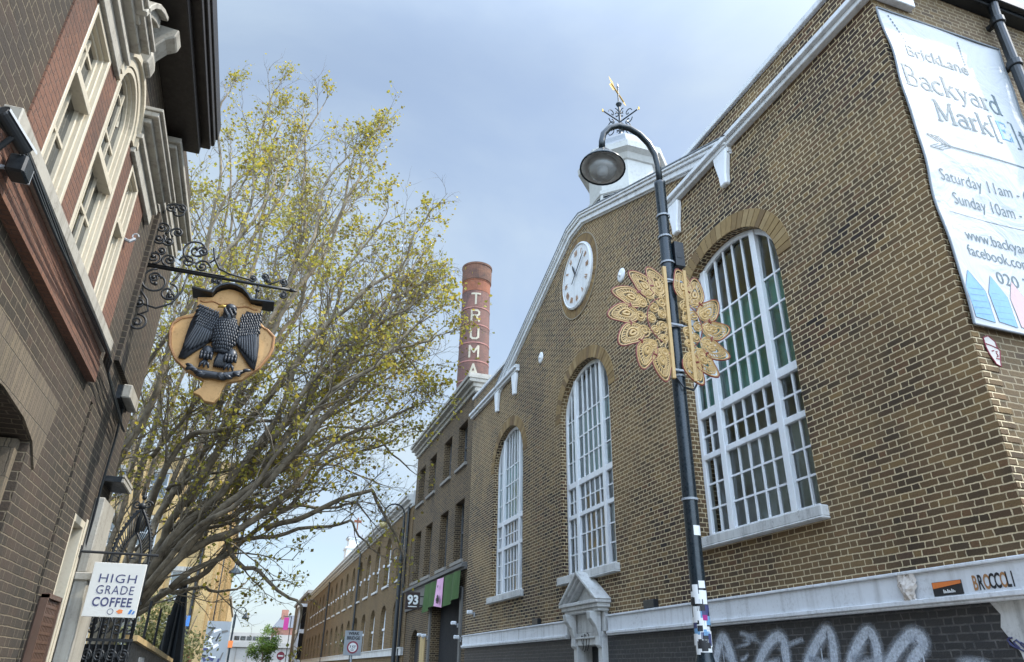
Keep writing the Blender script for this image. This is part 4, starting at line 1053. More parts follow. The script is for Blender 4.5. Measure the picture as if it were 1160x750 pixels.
# ================================================================== FAR STREET
h2 = thing('town_house', 'old brown brick house with a white framed bay past the long terrace', 'house', (6, 92, 0))
m = MB(); m.plate(rect(82.3, 104, .1, 8.9), [rect(c-.5, c+.5, z0, z0+1.7) for c in (88.5, 92.5, 96.5, 100.5) for z0 in (2.4, 6.0)], mx_front, 5.9, 6.3); m.box(6.32, 14, 82.3, 104, 0, 8.8); m.build('wall', 'stock_far', h2)
m = MB(); m.box(5.7, 6.5, 82.2, 104.1, 8.9, 9.2); m.build('cornice', 'grey_stone', h2)
for c in (88.5, 92.5, 96.5, 100.5):
    for z0 in (2.4, 6.0): sash(h2, c, z0, z0+1.7, .5, 6.05, 'white', sill=False)
m = MB(); m.box(5.2, 5.899, 83.4, 86.6, 2.2, 2.5); m.box(5.2, 5.899, 83.4, 86.6, 5.0, 5.4); m.box(5.1, 5.899, 83.3, 86.7, 7.6, 7.9)
for y in (83.5, 85.0, 86.5): m.box(5.25, 5.45, y-.12, y+.12, 2.5, 5.0); m.box(5.25, 5.45, y-.12, y+.12, 5.4, 7.6)
bay = m.build('bay', 'white', h2); m = MB(); m.box(5.35, 5.898, 83.6, 86.4, 2.5, 7.6); m.build('bay_glass', 'dglass', bay)
ch = thing('chimney', 'tall round red brick factory chimney with cream letters down its shaft', 'chimney', (20, 72, 0))
CHX, CHY = 20, 72
def chr_(z): return 1.62+(46-z)*.0115
m = MB(); m.lathe([(chr_(0), 0), (chr_(20), 20), (chr_(42.2), 42.2)], (CHX, CHY, 0), 40); m.build('shaft', 'chimney_brick', ch, smooth=True)
m = MB(); m.lathe([(chr_(42.2)+.02, 42.2), (chr_(43.6)+.02, 43.6), (1.72, 43.65), (1.72, 43.75)], (CHX, CHY, 0), 40); m.build('orange_band', 'chimney_orange', ch, smooth=False)
M['chimney_top'] = brick_mat('chimney_top_brick', [(.16, .075, .045), (.22, .1, .055), (.12, .055, .04)], (.2, .12, .08), course=.15, period=.6, sootamt=.75, streaks=.6)
m = MB(); m.lathe([(1.74, 43.75), (1.78, 43.8), (1.78, 45.7), (1.84, 45.75), (1.84, 46.0), (1.5, 46.0), (1.5, 45)], (CHX, CHY, 0), 40); m.build('crown', 'chimney_top', ch)
m = MB()
for z in (39.87, 37.62, 35.35, 33.05, 30.75): m.lathe([(chr_(z), -.06), (chr_(z)+.035, -.06), (chr_(z)+.035, .06), (chr_(z), .06)], (CHX, CHY, z), 40, cap=False)
m.split('red_band', 'pinkline', ch)
m = MB(); ac = math.atan2(0-CHY, 0-CHX)
def cyl(x, y, z0):
    z = z0+y; r = chr_(z)+.04; a = ac+x/r; return (CHX+r*math.cos(a), CHY+r*math.sin(a), z)
GL = {'T': [((-.55, 1), (.55, 1)), ((0, 1), (0, -1))], 'R': [((-.5, -1), (-.5, 1)), ((-.5, 1), (.3, 1)), ((.3, 1), (.52, .75)), ((.52, .75), (.52, .3)), ((.52, .3), (.3, .05)), ((.3, .05), (-.5, .05)), ((.05, .05), (.52, -1))],
      'U': [((-.5, 1), (-.5, -.7)), ((-.5, -.7), (-.25, -1)), ((-.25, -1), (.25, -1)), ((.25, -1), (.5, -.7)), ((.5, -.7), (.5, 1))], 'M': [((-.58, -1), (-.58, 1)), ((-.58, 1), (0, -.1)), ((0, -.1), (.58, 1)), ((.58, 1), (.58, -1))],
      'A': [((-.55, -1), (0, 1)), ((0, 1), (.55, -1)), ((-.33, -.3), (.33, -.3))], 'N': [((-.5, -1), (-.5, 1)), ((-.5, 1), (.5, -1)), ((.5, -1), (.5, 1))]}
for ch_, z0 in zip('TRUMAN', (41.0, 38.75, 36.5, 34.2, 31.9, 29.6)):
    for (xa, ya), (xb, yb) in GL[ch_]:
        a = Vector((xa*.86, ya*.68)); b = Vector((xb*.86, yb*.68)); d = (b-a).normalized(); nn = Vector((-d.y, d.x))*.115; a = a-d*.09; b = b+d*.09
        n = 6; vs_ = []
        for i in range(n+1):
            c = a.lerp(b, i/n)
            for s_ in (1, -1): q = c+nn*s_; vs_.append(cyl(q.x, q.y, z0))
        m.add(vs_, [(2*i, 2*i+1, 2*i+3, 2*i+2) for i in range(n)])
m.build('lettering', 'chimletter', ch, fix=False)
m = MB(); m.tube([(6.62, 29, 10.0), (6.58, 29, 14.1)], .03, 6); m.tube([(6.4, 29, 13.2), (6.8, 29, 13.2)], .015, 5)
tag(m.build('aerial_mast', 'galv'), 'thin pale aerial mast on the roof beside the tall chimney', 'aerial')
m = MB()
for i in range(9): m.tube([(6.5, 30.5+1.4*i, 8.5), (6.5, 30.5+1.4*i, 9.6)], .02, 5)
for z in (9.1, 9.6): m.tube([(6.5, 30.5, z), (6.5, 41.7, z)], .02, 5)
tag(m.build('roof_railing', 'galv'), 'thin metal safety railing along the near end of the long terrace roof', 'railing')

ob = thing('office_block', 'low pale concrete block closing the far end of the street', 'building', (5, 150, 0))
m = MB(); m.box(-10, 26, 150, 170, 0, 5.1); m.box(-4, 26, 149.6, 170, 5.1, 5.9); m.box(-10, 4, 152, 170, 5.9, 7.6); m.box(5.5, 26, 152, 170, 5.9, 7.4); m.build('wall', 'conc', ob)
for x in range(7):
    m = MB(); m.box(-1.6+x*1.1, -.7+x*1.1, 151.95, 152, 6.3, 7.0); m.build('window', 'dglass', ob)
m = MB()
for k in range(18): m.box(-9+2*k, -8.8+2*k, 149.9, 149.998, .2, 5.0)
m.split('panel_rib', 'grey_stone', ob)
rh = thing('corner_block', 'distant red brick block with a slate roof and chimney behind the concrete block', 'building', (9, 165, 0))
m = MB(); m.box(5.8, 18, 172, 182, 0, 9.6); m.build('wall', 'red_far', rh)
m = MB(); m.add([(5.5, 171.6, 9.6), (18.3, 171.6, 9.6), (18.3, 182.4, 9.6), (5.5, 182.4, 9.6), (7.5, 177, 12.4), (16.5, 177, 12.4)], [(0, 1, 5, 4), (1, 2, 5), (2, 3, 4, 5), (3, 0, 4), (3, 2, 1, 0)]); rf = m.build('roof', 'slate', rh)
m = MB(); m.box(7.2, 8.6, 175, 176.5, 10.5, 13.4); m.build('chimney_stack', 'red_far', rf)
m = MB(); m.box(5.3, 6.0, 118, 118.1, 6.8, 8.5)
fl = thing('flag_banner', 'small magenta banner projecting from a wall far down the street', 'banner', (5.7, 118, 6))
m.build('cloth', 'magenta', fl); m = MB(); m.tube([(6.3, 118.15, 8.6), (5.1, 118.15, 8.7)], .05, 6); m.tube([(6.3, 118.15, 0.1), (6.3, 118.15, 8.7)], .06, 6); m.build('pole', 'black', fl)
def foliage_ball(m, c, r, n, s_, sq=1.0):
    cl = [Vector(c)+Vector((rnd.gauss(0, r*.45), rnd.gauss(0, r*.45), rnd.gauss(0, r*.45*sq))) for _ in range(26)]
    for i in range(n):
        k = rnd.choice(cl); p = k+Vector((rnd.gauss(0, r*.16), rnd.gauss(0, r*.16), rnd.gauss(0, r*.16)))
        a = Vector((rnd.gauss(0, 1), rnd.gauss(0, 1), rnd.gauss(0, 1))).normalized(); b = a.orthogonal().normalized()
        m.add([p-a*s_, p+b*s_*.6, p+a*s_, p-b*s_*.6], [(0, 1, 2, 3)])
ft = thing('small_tree', 'small bright green tree at the far end of the street before the concrete block', 'tree', (2.6, 100, 0))
m = MB(); m.tube([(2.6, 100, 0), (2.62, 100, 2.2), (2.5, 100.1, 3.6)], [.16, .12, .05], 7); m.build('trunk', 'bark', ft)
m = MB(); foliage_ball(m, (2.6, 100, 4.0), 1.7, 3500, .11, 1.1); m.build('crown', 'limeleaf', ft, fix=False)
rs = thing('round_road_sign', 'small red and white round road sign far down the street', 'road sign', (3.75, 80, 0))
m = MB(); m.tube([(3.75, 80.06, .0), (3.75, 80.06, 2.9)], .04, 6); m.build('post', 'galv', rs)
m = MB(); m.lathe([(0, .02), (.38, .02), (.38, 0)], (3.75, 80, 2.75), 20, axis=(0, -1, 0), cap=False); m.build('disc', 'darkred', rs)
m = MB(); m.box(3.5, 4.0, 79.97, 79.976, 2.68, 2.82); m.build('white_bar', 'letterwhite', rs)
fl2 = thing('street_lamp', 'slim distant street lamp with an orange notice near the yellow brick buildings', 'street lamp', (-.62, 45, .12))
m = MB(); m.lathe([(.1, .12), (.08, 1.2), (.055, 1.3), (.05, 4.3)], (-.62, 45, 0), 8); m.build('post', 'post', fl2)
m = MB(); m.tube([(-.62, 45, 4.2)]+[(-.34-.28*math.cos(a), 45, 4.4+.28*math.sin(a)) for a in [PI*i/8 for i in range(9)]], .025, 6); m.tube([(-.62, 45, 3.6), (-.62, 45, 4.3)], .07, 6); m.build('arm', 'post', fl2)
m = MB(); m.lathe([(.03, .3), (.1, .22), (.2, .05), (.2, 0), (.0, -.08)], (-.06, 45, 4.1), 10); m.build('lantern', 'post', fl2)
m = MB(); m.box(-.74, -.5, 44.9, 44.93, 2.6, 2.95); m.build('notice', 'orange', fl2)

# ================================================================== CORNER HOUSE (near, west side)
XL = -1.8
ch_ = thing('corner_house', 'soot blackened brick town house with cream Venetian window, white sill and dark wooden eaves', 'house', (XL, 4, 0))
W1, W2, W3 = (4.58, 5.2), (5.9, .4), (6.6, 7.06)
ZW0, ZW1 = 4.56, 6.13
holes = [rect(W1[0], W1[1], ZW0, ZW1), arch_pts(W2[0], W2[1], ZW0, 6.2, .4, 16), rect(W3[0], W3[1], ZW0, ZW1),
         [(4.4, .9), (6.25, .9), (6.25, 3.16), (5.9, 3.24), (5.33, 3.28), (4.75, 3.24), (4.4, 3.16)], rect(8.3, 8.9, .125, 3.0), rect(7.66, 7.76, .3, 3.98)]
def mw(u, v, d): return (XL-d, u, v)                 # depth measured into the wall
m = MB(); m.plate([(-4, 0.1), (9.72, .1), (9.72, 7.9), (-4, 7.9)], holes, mw, 0, .3); m.build('front_wall', 'soot_brick', ch_)
m = MB(); m.box(-9, XL-.302, -4, 9.72, 3.3, 4.6); m.box(-9, XL-.302, -4, 9.72, 6.7, 7.9); m.box(-9, XL-1.2, -4, 9.71, .1, 7.9); m.box(-9, XL-.301, 9.4, 9.72, .1, 7.9); m.box(XL-.4, XL-.302, 7.3, 8.0, .1, 4)
m.build('inner_body', 'void', ch_)
m = MB(); m.box(XL-.2, XL-.05, 7.66, 7.76, .3, 3.98); m.build('wall_groove', 'darkwood', ch_)
# rubbed red brick dressings
m = MB()
for a, b in ((4.24, 4.579), (5.201, 5.499), (6.301, 6.599), (7.061, 7.5)): m.box(XL, XL+.014, a, b, ZW0, ZW1+.02)
m.split('red_dressing', 'gauged_red', ch_)
m = MB(); m.box(XL, XL+.02, 4.0, 7.45, 4.24, 4.42); m.box(XL, XL+.075, 3.9, 7.3, 4.05, 4.24)
m.build('red_band', 'gauged_red', ch_)
m = MB(); m.plate([(4.2, 3.2), (4.4, 3.165), (4.75, 3.245), (5.33, 3.285), (5.9, 3.245), (6.25, 3.165), (6.5, 3.0), (6.64, 3.6), (4.2, 3.66)], [], mw, -.016, 0); m.build('flat_arch', 'arch_brick', ch_)
# sill
m = MB(); m.box(XL-.1, XL+.1, 3.95, 7.45, 4.43, 4.55); m.box(XL, XL+.06, 3.98, 7.42, 4.41, 4.43); m.build('sill', 'stonewhite', ch_, bevel=.008)
# windows: boxed cream frames stepping back to the sash
def leftwin(u0, u1, arched=False):
    m = MB(); uc = (u0+u1)/2; hw = (u1-u0)/2
    def shp(i, z0=ZW0):
        return arch_pts(uc, hw-i, z0+i, 6.2, hw-i, 16) if arched else rect(u0+i, u1-i, z0+i, ZW1-i)
    m.plate(shp(.002), [shp(.05)], mw, -.02, .05); m.plate(shp(.049), [shp(.075)], mw, .015, .075); m.plate(shp(.074), [shp(.105)], mw, .045, .1)
    zm = 5.52; m.box(XL-.09, XL+.02, u0+.076, u1-.076, zm-.04, zm+.03)
    f = m.build('window', 'cream', ch_, bevel=.004)
    b = MB(); n = 2 if hw < .35 else 3
    zt_ = 6.2 if arched else ZW1-.12
    for k in range(1, n):
        u = u0+.12+(u1-u0-.24)*k/n; b.box(XL-.085, XL-.055, u-.014, u+.014, ZW0+.12, zt_+(.25 if arched else 0))
    for z in (5.1, 5.9): b.box(XL-.083, XL-.057, u0+.1, u1-.12, z-.014, z+.014)
    if arched:
        b.tube([(XL-.07, uc+.19*math.cos(a), 6.0+.19*math.sin(a)+.15) for a in [PI*i/10 for i in range(11)]], .014, 5)
    b.build('glazing_bars', 'cream', f)
    p = MB(); p.plate(shp(.09), [], mw, .075, .08); p.build('pane', 'dglass', f)
leftwin(*W1); leftwin(W2[0]-W2[1], W2[0]+W2[1], True); leftwin(*W3)
# entablatures over the side lights
for a, b in ((3.9, 5.46), (6.32, 7.84)):
    m = MB()
    for d, z0, z1 in ((.05, 6.14, 6.3), (.09, 6.3, 6.36), (.06, 6.36, 6.48), (.13, 6.48, 6.54), (.19, 6.54, 6.6), (.22, 6.6, 6.64)): m.box(XL, XL+d, a+.12-d*.7, b-.12+d*.7, z0, z1)
    m.build('entablature', 'stonewhite', ch_, bevel=.006)
m = MB(); uc = W2[0]
for d, r0, r1 in ((.03, .41, .5), (.06, .5, .56)):
    o = [(uc+r1*math.cos(a), 6.2+r1*math.sin(a)) for a in [PI*i/18 for i in range(19)]]; i_ = [(uc+r0*math.cos(a), 6.2+r0*math.sin(a)) for a in [PI*i/18 for i in range(18, -1, -1)]]
    m.plate(o+i_, [], mw, -d, 0)
m.build('archivolt', 'cream', ch_)
m = MB()
for d, r0, r1, s0, s1 in ((.16, .86, .95, 11, 16), (.22, .95, 1.0, 11, 16)):
    o = [(uc+r1*math.cos(PI*i/18), 6.2+r1*math.sin(PI*i/18)) for i in range(s0, s1+1)]; i_ = [(uc+r0*math.cos(PI*i/18), 6.2+r0*math.sin(PI*i/18)) for i in range(s1, s0-1, -1)]
    m.plate(o+i_, [], mw, -d, 0)
m.build('hood_mould', 'stonewhite', ch_, bevel=.006)
m = MB(); pr = [(0, 6.72), (.1, 6.74), (.12, 6.84), (.1, 6.95), (.18, 7.08), (.26, 7.14), (.28, 7.24), (0, 7.26)]
m.plate([(XL+u, v) for u, v in pr], [], lambda u, v, d: (u, d, v), uc-.11, uc+.11); m.build('keystone', 'stonewhite', ch_, bevel=.012)
# corner mouldings towards the side passage
m = MB()
for d, z0, z1 in ((.05, 6.86, 7.0), (.09, 7.0, 7.05), (.07, 7.05, 7.14), (.14, 7.14, 7.2), (.18, 7.2, 7.28)): m.box(XL, XL+d, 7.72-d, 9.74+d*.5, z0, z1)
for d, z0, z1 in ((.04, 6.56, 6.64), (.08, 6.64, 6.7)): m.box(XL, XL+d, 8.0-d, 9.74, z0, z1)
m.build('corner_moulding', 'stonewhite', ch_, bevel=.008)
m = MB(); m.box(XL+.001, XL+.05, 8.1, 9.7, 4.6, 6.56); m.box(XL+.001, XL+.05, 8.1, 9.7, 7.3, 7.88); m.build('pilaster', 'soot_brick', ch_)
# eaves
m = MB(); m.box(XL+.001, XL+.34, -4, 7.9, 7.36, 7.5); m.box(XL+.001, XL+.44, -4, 7.95, 7.5, 7.6); m.box(XL-.5, XL+.47, -4, 8.0, 7.6, 7.72); m.box(XL-.5, XL+.49, -4, 8.02, 7.72, 7.95)
m.build('eaves', 'darkwood', ch_, bevel=.01)
m = MB(); m.add([(XL+.45, -4, 7.955), (XL+.45, 8.0, 7.955), (-9, 8.05, 9.0), (-9, -4, 9.0)], [(0, 1, 2, 3)]); m.box(-9, XL, 8.05, 9.72, 7.9, 7.95); m.build('roof', 'slate', ch_)
# doorway
m = MB(); m.box(XL-.55, XL-.002, 8.82, 8.898, .13, 2.998); m.box(XL-.55, XL-.002, 8.302, 8.36, .13, 2.998); m.box(XL-.55, XL-.002, 8.36, 8.82, 2.92, 2.998); m.box(XL-.56, XL-.5, 8.36, 8.82, .13, 2.92)
m.box(XL-.3, XL-.26, 8.77, 8.82, .13, 2.92); m.box(XL-.002, XL+.012, 8.86, 8.93, .13, 3.03)
dr = m.build('doorway', 'cream', ch_, bevel=.005)
m = MB(); m.box(XL-.5, XL-.47, 8.4, 8.78, .13, 2.3); m.build('door', 'black', dr)
m = MB()
for i in range(9): m.box(XL+.03, XL+.06, 7.84+i*.057, 7.865+i*.057, .5, 2.14)
for i in range(22): m.box(XL+.028, XL+.062, 7.82, 8.34, .5+i*.075, .525+i*.075)
m.box(XL+.02, XL+.08, 7.8, 7.835, .45, 2.18); m.box(XL+.02, XL+.08, 8.33, 8.36, .45, 2.18); m.box(XL+.02, XL+.08, 7.8, 8.36, 2.15, 2.19); m.box(XL+.004, XL+.02, 7.82, 8.34, .5, 2.15)
m.build('lattice_shutter', 'grate', ch_)
m = MB(); m.k = 0; m.lathe([(0, .006), (.07, .006), (.07, 0)], (XL-.12, 8.818, 1.86), 20, axis=(0, -1, 0), cap=False); m.k = 1; m.lathe([(0, .007), (.045, .007)], (XL-.12, 8.818, 1.86), 16, axis=(0, -1, 0), cap=False)
tag(m.build('round_sticker', ['ygreen', 'signblack']), 'yellow ringed round sticker on the cream door jamb', 'sticker')
m = MB(); m.box(XL+.002, XL+.14, 9.0, 9.72, .1, 2.5); m.box(XL+.002, XL+.1, 9.0, 9.72, 2.5, 3.3); m.box(XL+.002, XL+.18, 8.97, 9.74, 2.42, 2.5); m.build('stone_pier', 'stonewhite', ch_, bevel=.01)
# ground floor opening
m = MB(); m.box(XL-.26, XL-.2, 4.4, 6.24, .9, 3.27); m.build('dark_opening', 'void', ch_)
m = MB(); m.box(XL-.2, XL-.06, 6.16, 6.248, .9, 3.15); m.build('reveal_lining', 'arch_brick', ch_)
# small fittings
lb = thing('wall_lamp', 'white box lamp on the soot blackened wall above the cafe sign', 'lamp', (XL, 8.85, 4.4))
m = MB(); m.box(XL+.05, XL+.15, 8.62, 9.2, 4.36, 4.52); m.build('housing', 'stonewhite', lb, bevel=.012); m = MB(); m.box(XL+.001, XL+.05, 8.6, 9.15, 4.34, 4.5); m.build('back_plate', 'black', lb)
hd_ = thing('door_canopy', 'small flat black canopy with a cream edge above the stone pier', 'canopy', (XL, 9.5, 3.4))
m = MB(); m.box(XL+.001, XL+.2, 9.1, 9.72, 3.5, 3.57); m.build('slab', 'black', hd_, bevel=.006); m = MB(); m.box(XL+.201, XL+.225, 9.08, 9.74, 3.5, 3.54); m.box(XL+.201, XL+.225, 9.08, 9.74, 3.56, 3.59); m.build('edge', 'stonewhite', hd_)
hk = thing('flag_hook', 'small pale metal hook on the red brick beside the far side light', 'hook', (XL, 7.1, 5.55))
m = MB(); m.tube([(XL, 7.1, 5.55), (XL+.06, 7.1, 5.53), (XL+.1, 7.12, 5.58)], .018, 6); m.tube([(XL+.1+.03*math.cos(a), 7.12, 5.61+.03*math.sin(a)) for a in [i*.7 for i in range(8)]], .008, 5); m.build('hook', 'galv', hk)
cbl = MB()
for k in range(4):
    cbl.tube([(XL+.05+.02*k+(.06 if 3.9 < y < 7.3 else 0), y, 4.36-.035*k+.03*math.sin(y*1.7+k)-.1*(y > 7.3)*(y-7.3)) for y in [3.5+.25*i for i in range(23)]], .011, 5)
cbl.tube([(XL+.03, 9.0, 4.35), (XL+.03, 9.05, 4.0), (XL+.03, 8.98, 3.4), (XL+.03, 9.02, 2.6)], .014, 5)
tag(cbl.build('cables', 'black'), 'bundle of black cables sagging along the red brick band under the white sill', 'cables')
cc = thing('security_camera', 'black bullet security camera on an arm beside the end of the white sill', 'camera', (XL, 4.05, 4.3))
CB = Vector((-1.6, 3.72, 4.2)); cdv = Vector((.35, .85, -.3)).normalized()
m = MB(); m.lathe([(.0, -.13), (.036, -.13), (.04, -.12), (.04, .11), (.034, .115), (.03, .09), (0, .09)], CB, 16, axis=cdv, cap=False); hs = m.build('housing', 'black', cc, smooth=False)
m = MB(); sd = cdv.cross(Vector((0, 0, 1))).normalized(); upv = sd.cross(cdv)
q = []
for t in (-.13, .14):
    for a in [PI*i/8 for i in range(9)]: q.append(CB+cdv*t+(sd*math.cos(a)+upv*math.sin(a))*.047)
m.add(q, [(i, i+1, i+10, i+9) for i in range(8)]); m.build('hood', 'galv', hs, fix=False, smooth=True)
m = MB(); m.tube([(XL, 3.75, 4.05), (XL+.12, 3.75, 4.05), (-1.6, 3.72, 4.17)], .016, 8); m.box(XL+.001, XL+.03, 3.68, 3.82, 3.97, 4.13); m.build('arm', 'black', cc)
ir = thing('infrared_lamp', 'black box lamp mounted under the security camera', 'lamp', (XL, 4.2, 4.2))
m = MB(); m.box(-1.7, -1.6, 3.98, 4.12, 4.13, 4.25); m.build('housing', 'black', ir, bevel=.012); m = MB(); m.box(-1.695, -1.605, 4.121, 4.128, 4.14, 4.24); m.build('lens', 'galv', ir); m = MB(); m.tube([(XL, 3.95, 4.12), (-1.68, 4.05, 4.18)], .014, 6); m.build('bracket', 'galv', ir)

# ------------------------------------------------------------------ eagle sign
EY = 8.2
BOARD = [(-1.139, 5.54), (-1.117, 5.406), (-1.139, 5.327), (-1.2, 5.3), (-1.314, 5.234), (-1.339, 5.084), (-1.3, 4.876), (-1.22, 4.726), (-1.068, 4.61), (-0.926, 4.544), (-0.875, 4.512), (-0.887, 4.442), (-0.961, 4.364), (-0.887, 4.341), (-0.827, 4.282), (-0.726, 4.273), (-0.68, 4.346), (-0.667, 4.439), (-0.633, 4.531), (-0.479, 4.586), (-0.318, 4.747), (-0.221, 4.931), (-0.2, 5.106), (-0.245, 5.223), (-0.316, 5.261), (-0.393, 5.336), (-0.421, 5.446), (-0.41, 5.55), (-0.538, 5.56), (-0.606, 5.643), (-0.668, 5.688), (-0.758, 5.712), (-0.822, 5.71), (-0.891, 5.678), (-0.938, 5.643), (-0.978, 5.571)]
MOULD = [(-1.206, 5.596), (-1.08, 5.583), (-0.979, 5.576), (-0.958, 5.637), (-0.904, 5.689), (-0.824, 5.723), (-0.738, 5.721), (-0.657, 5.69), (-0.593, 5.632), (-0.545, 5.564), (-.4, 5.568), (-0.277, 5.575)]
es = thing('eagle_sign', 'ochre hanging sign with a carved black eagle on a wrought iron scroll bracket', 'hanging sign', (-.77, EY, 4.3))
m = MB(); m.plate(BOARD, [], mx_end, EY-.03, EY+.05); m.build('board', 'tan', es, bevel=.006)
m = MB()
for seg in ([(-1.12, 5.28), (-1.25, 5.24), (-1.325, 5.16), (-1.335, 5.06), (-1.3, 4.88), (-1.22, 4.74), (-1.1, 4.64)], [(-.42, 5.3), (-.3, 5.25), (-.215, 5.17), (-.21, 5.02), (-.235, 4.92), (-.32, 4.76), (-.45, 4.62)]):
    m.tube([(x, EY-.035, z) for x, z in seg], [.008, .014, .018, .018, .018, .014, .008], 6)
m.tube([(-1.1+.015*i, EY-.03, 5.5-.012*math.sin(i*.5)) for i in range(44)], .012, 5)
m.build('board_moulding', 'tan_edge', es)
m = MB()
for i in range(len(MOULD)-1):
    (xa, za), (xb, zb) = MOULD[i], MOULD[i+1]
    d = Vector((xb-xa, zb-za)).normalized(); nn = Vector((-d.y, d.x))
    q = [(xa, za), (xb, zb), (xb+nn.x*.03, zb+nn.y*.03), (xa+nn.x*.03, za+nn.y*.03)]
    m.plate(q, [], mx_end, EY-.12, EY+.12)
m.tube([(x, EY-.12, z+.015) for x, z in MOULD], .018, 6); m.build('canopy', 'black', es)
# the eagle: body, wings, tail and perch covered with overlapping carved feathers
eg = MB(); er = random.Random(5)
LWG = [(-1.052, 5.411), (-0.995, 5.404), (-0.95, 5.312), (-0.888, 5.256), (-0.835, 5.171), (-0.849, 5.047), (-0.9, 4.99), (-0.949, 4.922), (-1.033, 4.837), (-1.114, 4.742), (-1.184, 4.743), (-1.166, 4.851), (-1.159, 5.019), (-1.143, 5.191), (-1.109, 5.333)]
RWG = [(-0.571, 5.436), (-0.504, 5.425), (-0.437, 5.341), (-0.389, 5.224), (-0.361, 5.006), (-0.354, 4.837), (-0.361, 4.712), (-0.424, 4.754), (-0.529, 4.882), (-0.599, 4.979), (-0.64, 5.131), (-0.621, 5.233), (-0.591, 5.364)]
def eye(u, v, d): return (u, d, v)
eg.plate(LWG, [], eye, EY-.075, EY-.03); eg.plate(RWG, [], eye, EY-.075, EY-.03)
def feather(x, z, ang, L, w_, y, tilt=.25):
    """a carved feather: a flattened pointed ellipsoid lying on the relief"""
    d = Vector((math.cos(ang), 0, math.sin(ang))); s_ = Vector((-math.sin(ang), 0, math.cos(ang))); n_ = Vector((0, -1, 0))
    rot = Matrix((d, s_, n_)).transposed() @ Matrix.Rotation(tilt, 3, 'Y')
    eg.ball(Vector((x, y, z))+d*L*.4, L*.55, w_*.55, .018, 8, 4, rot)
# primaries
for i in range(9):
    t = i/8; x0 = -.9+(-1.06+.9)*t; z0 = 5.13+(5.2-5.13)*t; tx_, tz = -.9+(-1.17+.9)*min(t*1.25, 1), 4.97+(4.76-4.97)*min(t*1.5, 1)
    if t > .7: tz = 4.76+.06*(t-.7)*4
    a = math.atan2(tz-z0, tx_-x0); feather(x0, z0, a, math.hypot(tx_-x0, tz-z0), .05, EY-.085, .06)
for i in range(9):
    t = i/8; x0 = -.62+(-.43+.62)*t; z0 = 5.1+(5.18-5.1)*t; tx_, tz = -.6+(-.36+.6)*min(t*1.2, 1), 4.98+(4.73-4.98)*min(t*1.3, 1)
    a = math.atan2(tz-z0, tx_-x0); feather(x0, z0, a, math.hypot(tx_-x0, tz-z0), .05, EY-.085, .06)
for row in range(8):
    m_ = 11-row//2
    for i in range(m_):
        t = i/(m_-1)+.04*(row % 2)
        feather(-.86-.2*t, 5.14+.033*row+.055*t-(.02 if row > 5 else 0), R(248)-t*.4+er.gauss(0, .06), .066*er.uniform(.9, 1.2), .03, EY-.092-.003*row)
        feather(-.61+.19*t, 5.12+.034*row+.06*t, R(287)+t*.25+er.gauss(0, .06), .066*er.uniform(.9, 1.2), .03, EY-.092-.003*row)
eg.ball((-.75, EY-.06, 5.08), .135, .11, .23, 18, 12)
for row in range(13):
    for i in range(11):
        u = (i+.5*(row % 2)-5)/5.2; z = 4.87+.036*row; wv_ = .135*math.sqrt(max(.05, 1-((z-5.08)/.25)**2))
        if abs(u) > .96: continue
        feather(-.75+wv_*u, z+.035, R(270)+u*.5+er.gauss(0, .08), .062*er.uniform(.85, 1.2), .032, EY-.05-.108*math.sqrt(max(.02, 1-u*u))*math.sqrt(max(.1, 1-((z-5.08)/.26)**2)), .32)
eg.ball((-.75, EY-.08, 5.32), .08, .08, .12, 12, 8); eg.ball((-.745, EY-.1, 5.425), .07, .065, .055, 12, 8)
for k in range(10): feather(-.8+.012*k, 5.4-.02*(k % 4), R(265)+.05*k, .06, .03, EY-.15)
for i in range(7):
    a = R(258)+i*R(4); feather(-.76+.008*i, 4.86, a, .2, .05, EY-.08, .05)
for lx in (-.9, -.64):
    eg.ball((lx, EY-.07, 4.84), .07, .06, .09, 10, 8)
    for k in range(8): feather(lx-.05+.033*(k % 4), 4.84-.035*(k//4), R(265)+.1*(k % 4), .07, .035, EY-.115)
    for k in (-1, 0, 1): eg.tube([(lx, EY-.08, 4.74), (lx+.04*k, EY-.1, 4.69), (lx+.05*k, EY-.09, 4.65)], [.022, .018, .008], 6)
PERCH = [(-1.036, 4.66), (-.96, 4.6), (-0.878, 4.575), (-.78, 4.585), (-0.679, 4.58), (-.56, 4.63), (-0.445, 4.692)]
eg.tube([(x, EY-.07, z+.005*math.sin(i*4)) for i, (x, z) in enumerate(PERCH)], [.012, .035, .05, .045, .05, .035, .012], 8)
for k in range(22):
    t = er.random(); i = min(int(t*6), 5); f_ = t*6-i; x = PERCH[i][0]*(1-f_)+PERCH[i+1][0]*f_; z = PERCH[i][1]*(1-f_)+PERCH[i+1][1]*f_
    feather(x, z, er.uniform(2.6, 3.9) if t < .5 else er.uniform(-.7, .5), .09, .04, EY-.1, .2)
eagle = eg.build('eagle', 'feather', es, smooth=True)
m = MB(); m.tube([(-.79, EY-.11, 5.425), (-.84, EY-.115, 5.432), (-.875, EY-.115, 5.42), (-.885, EY-.115, 5.4)], [.026, .022, .014, .003], 8); m.build('beak', 'gilt', eagle, smooth=True)
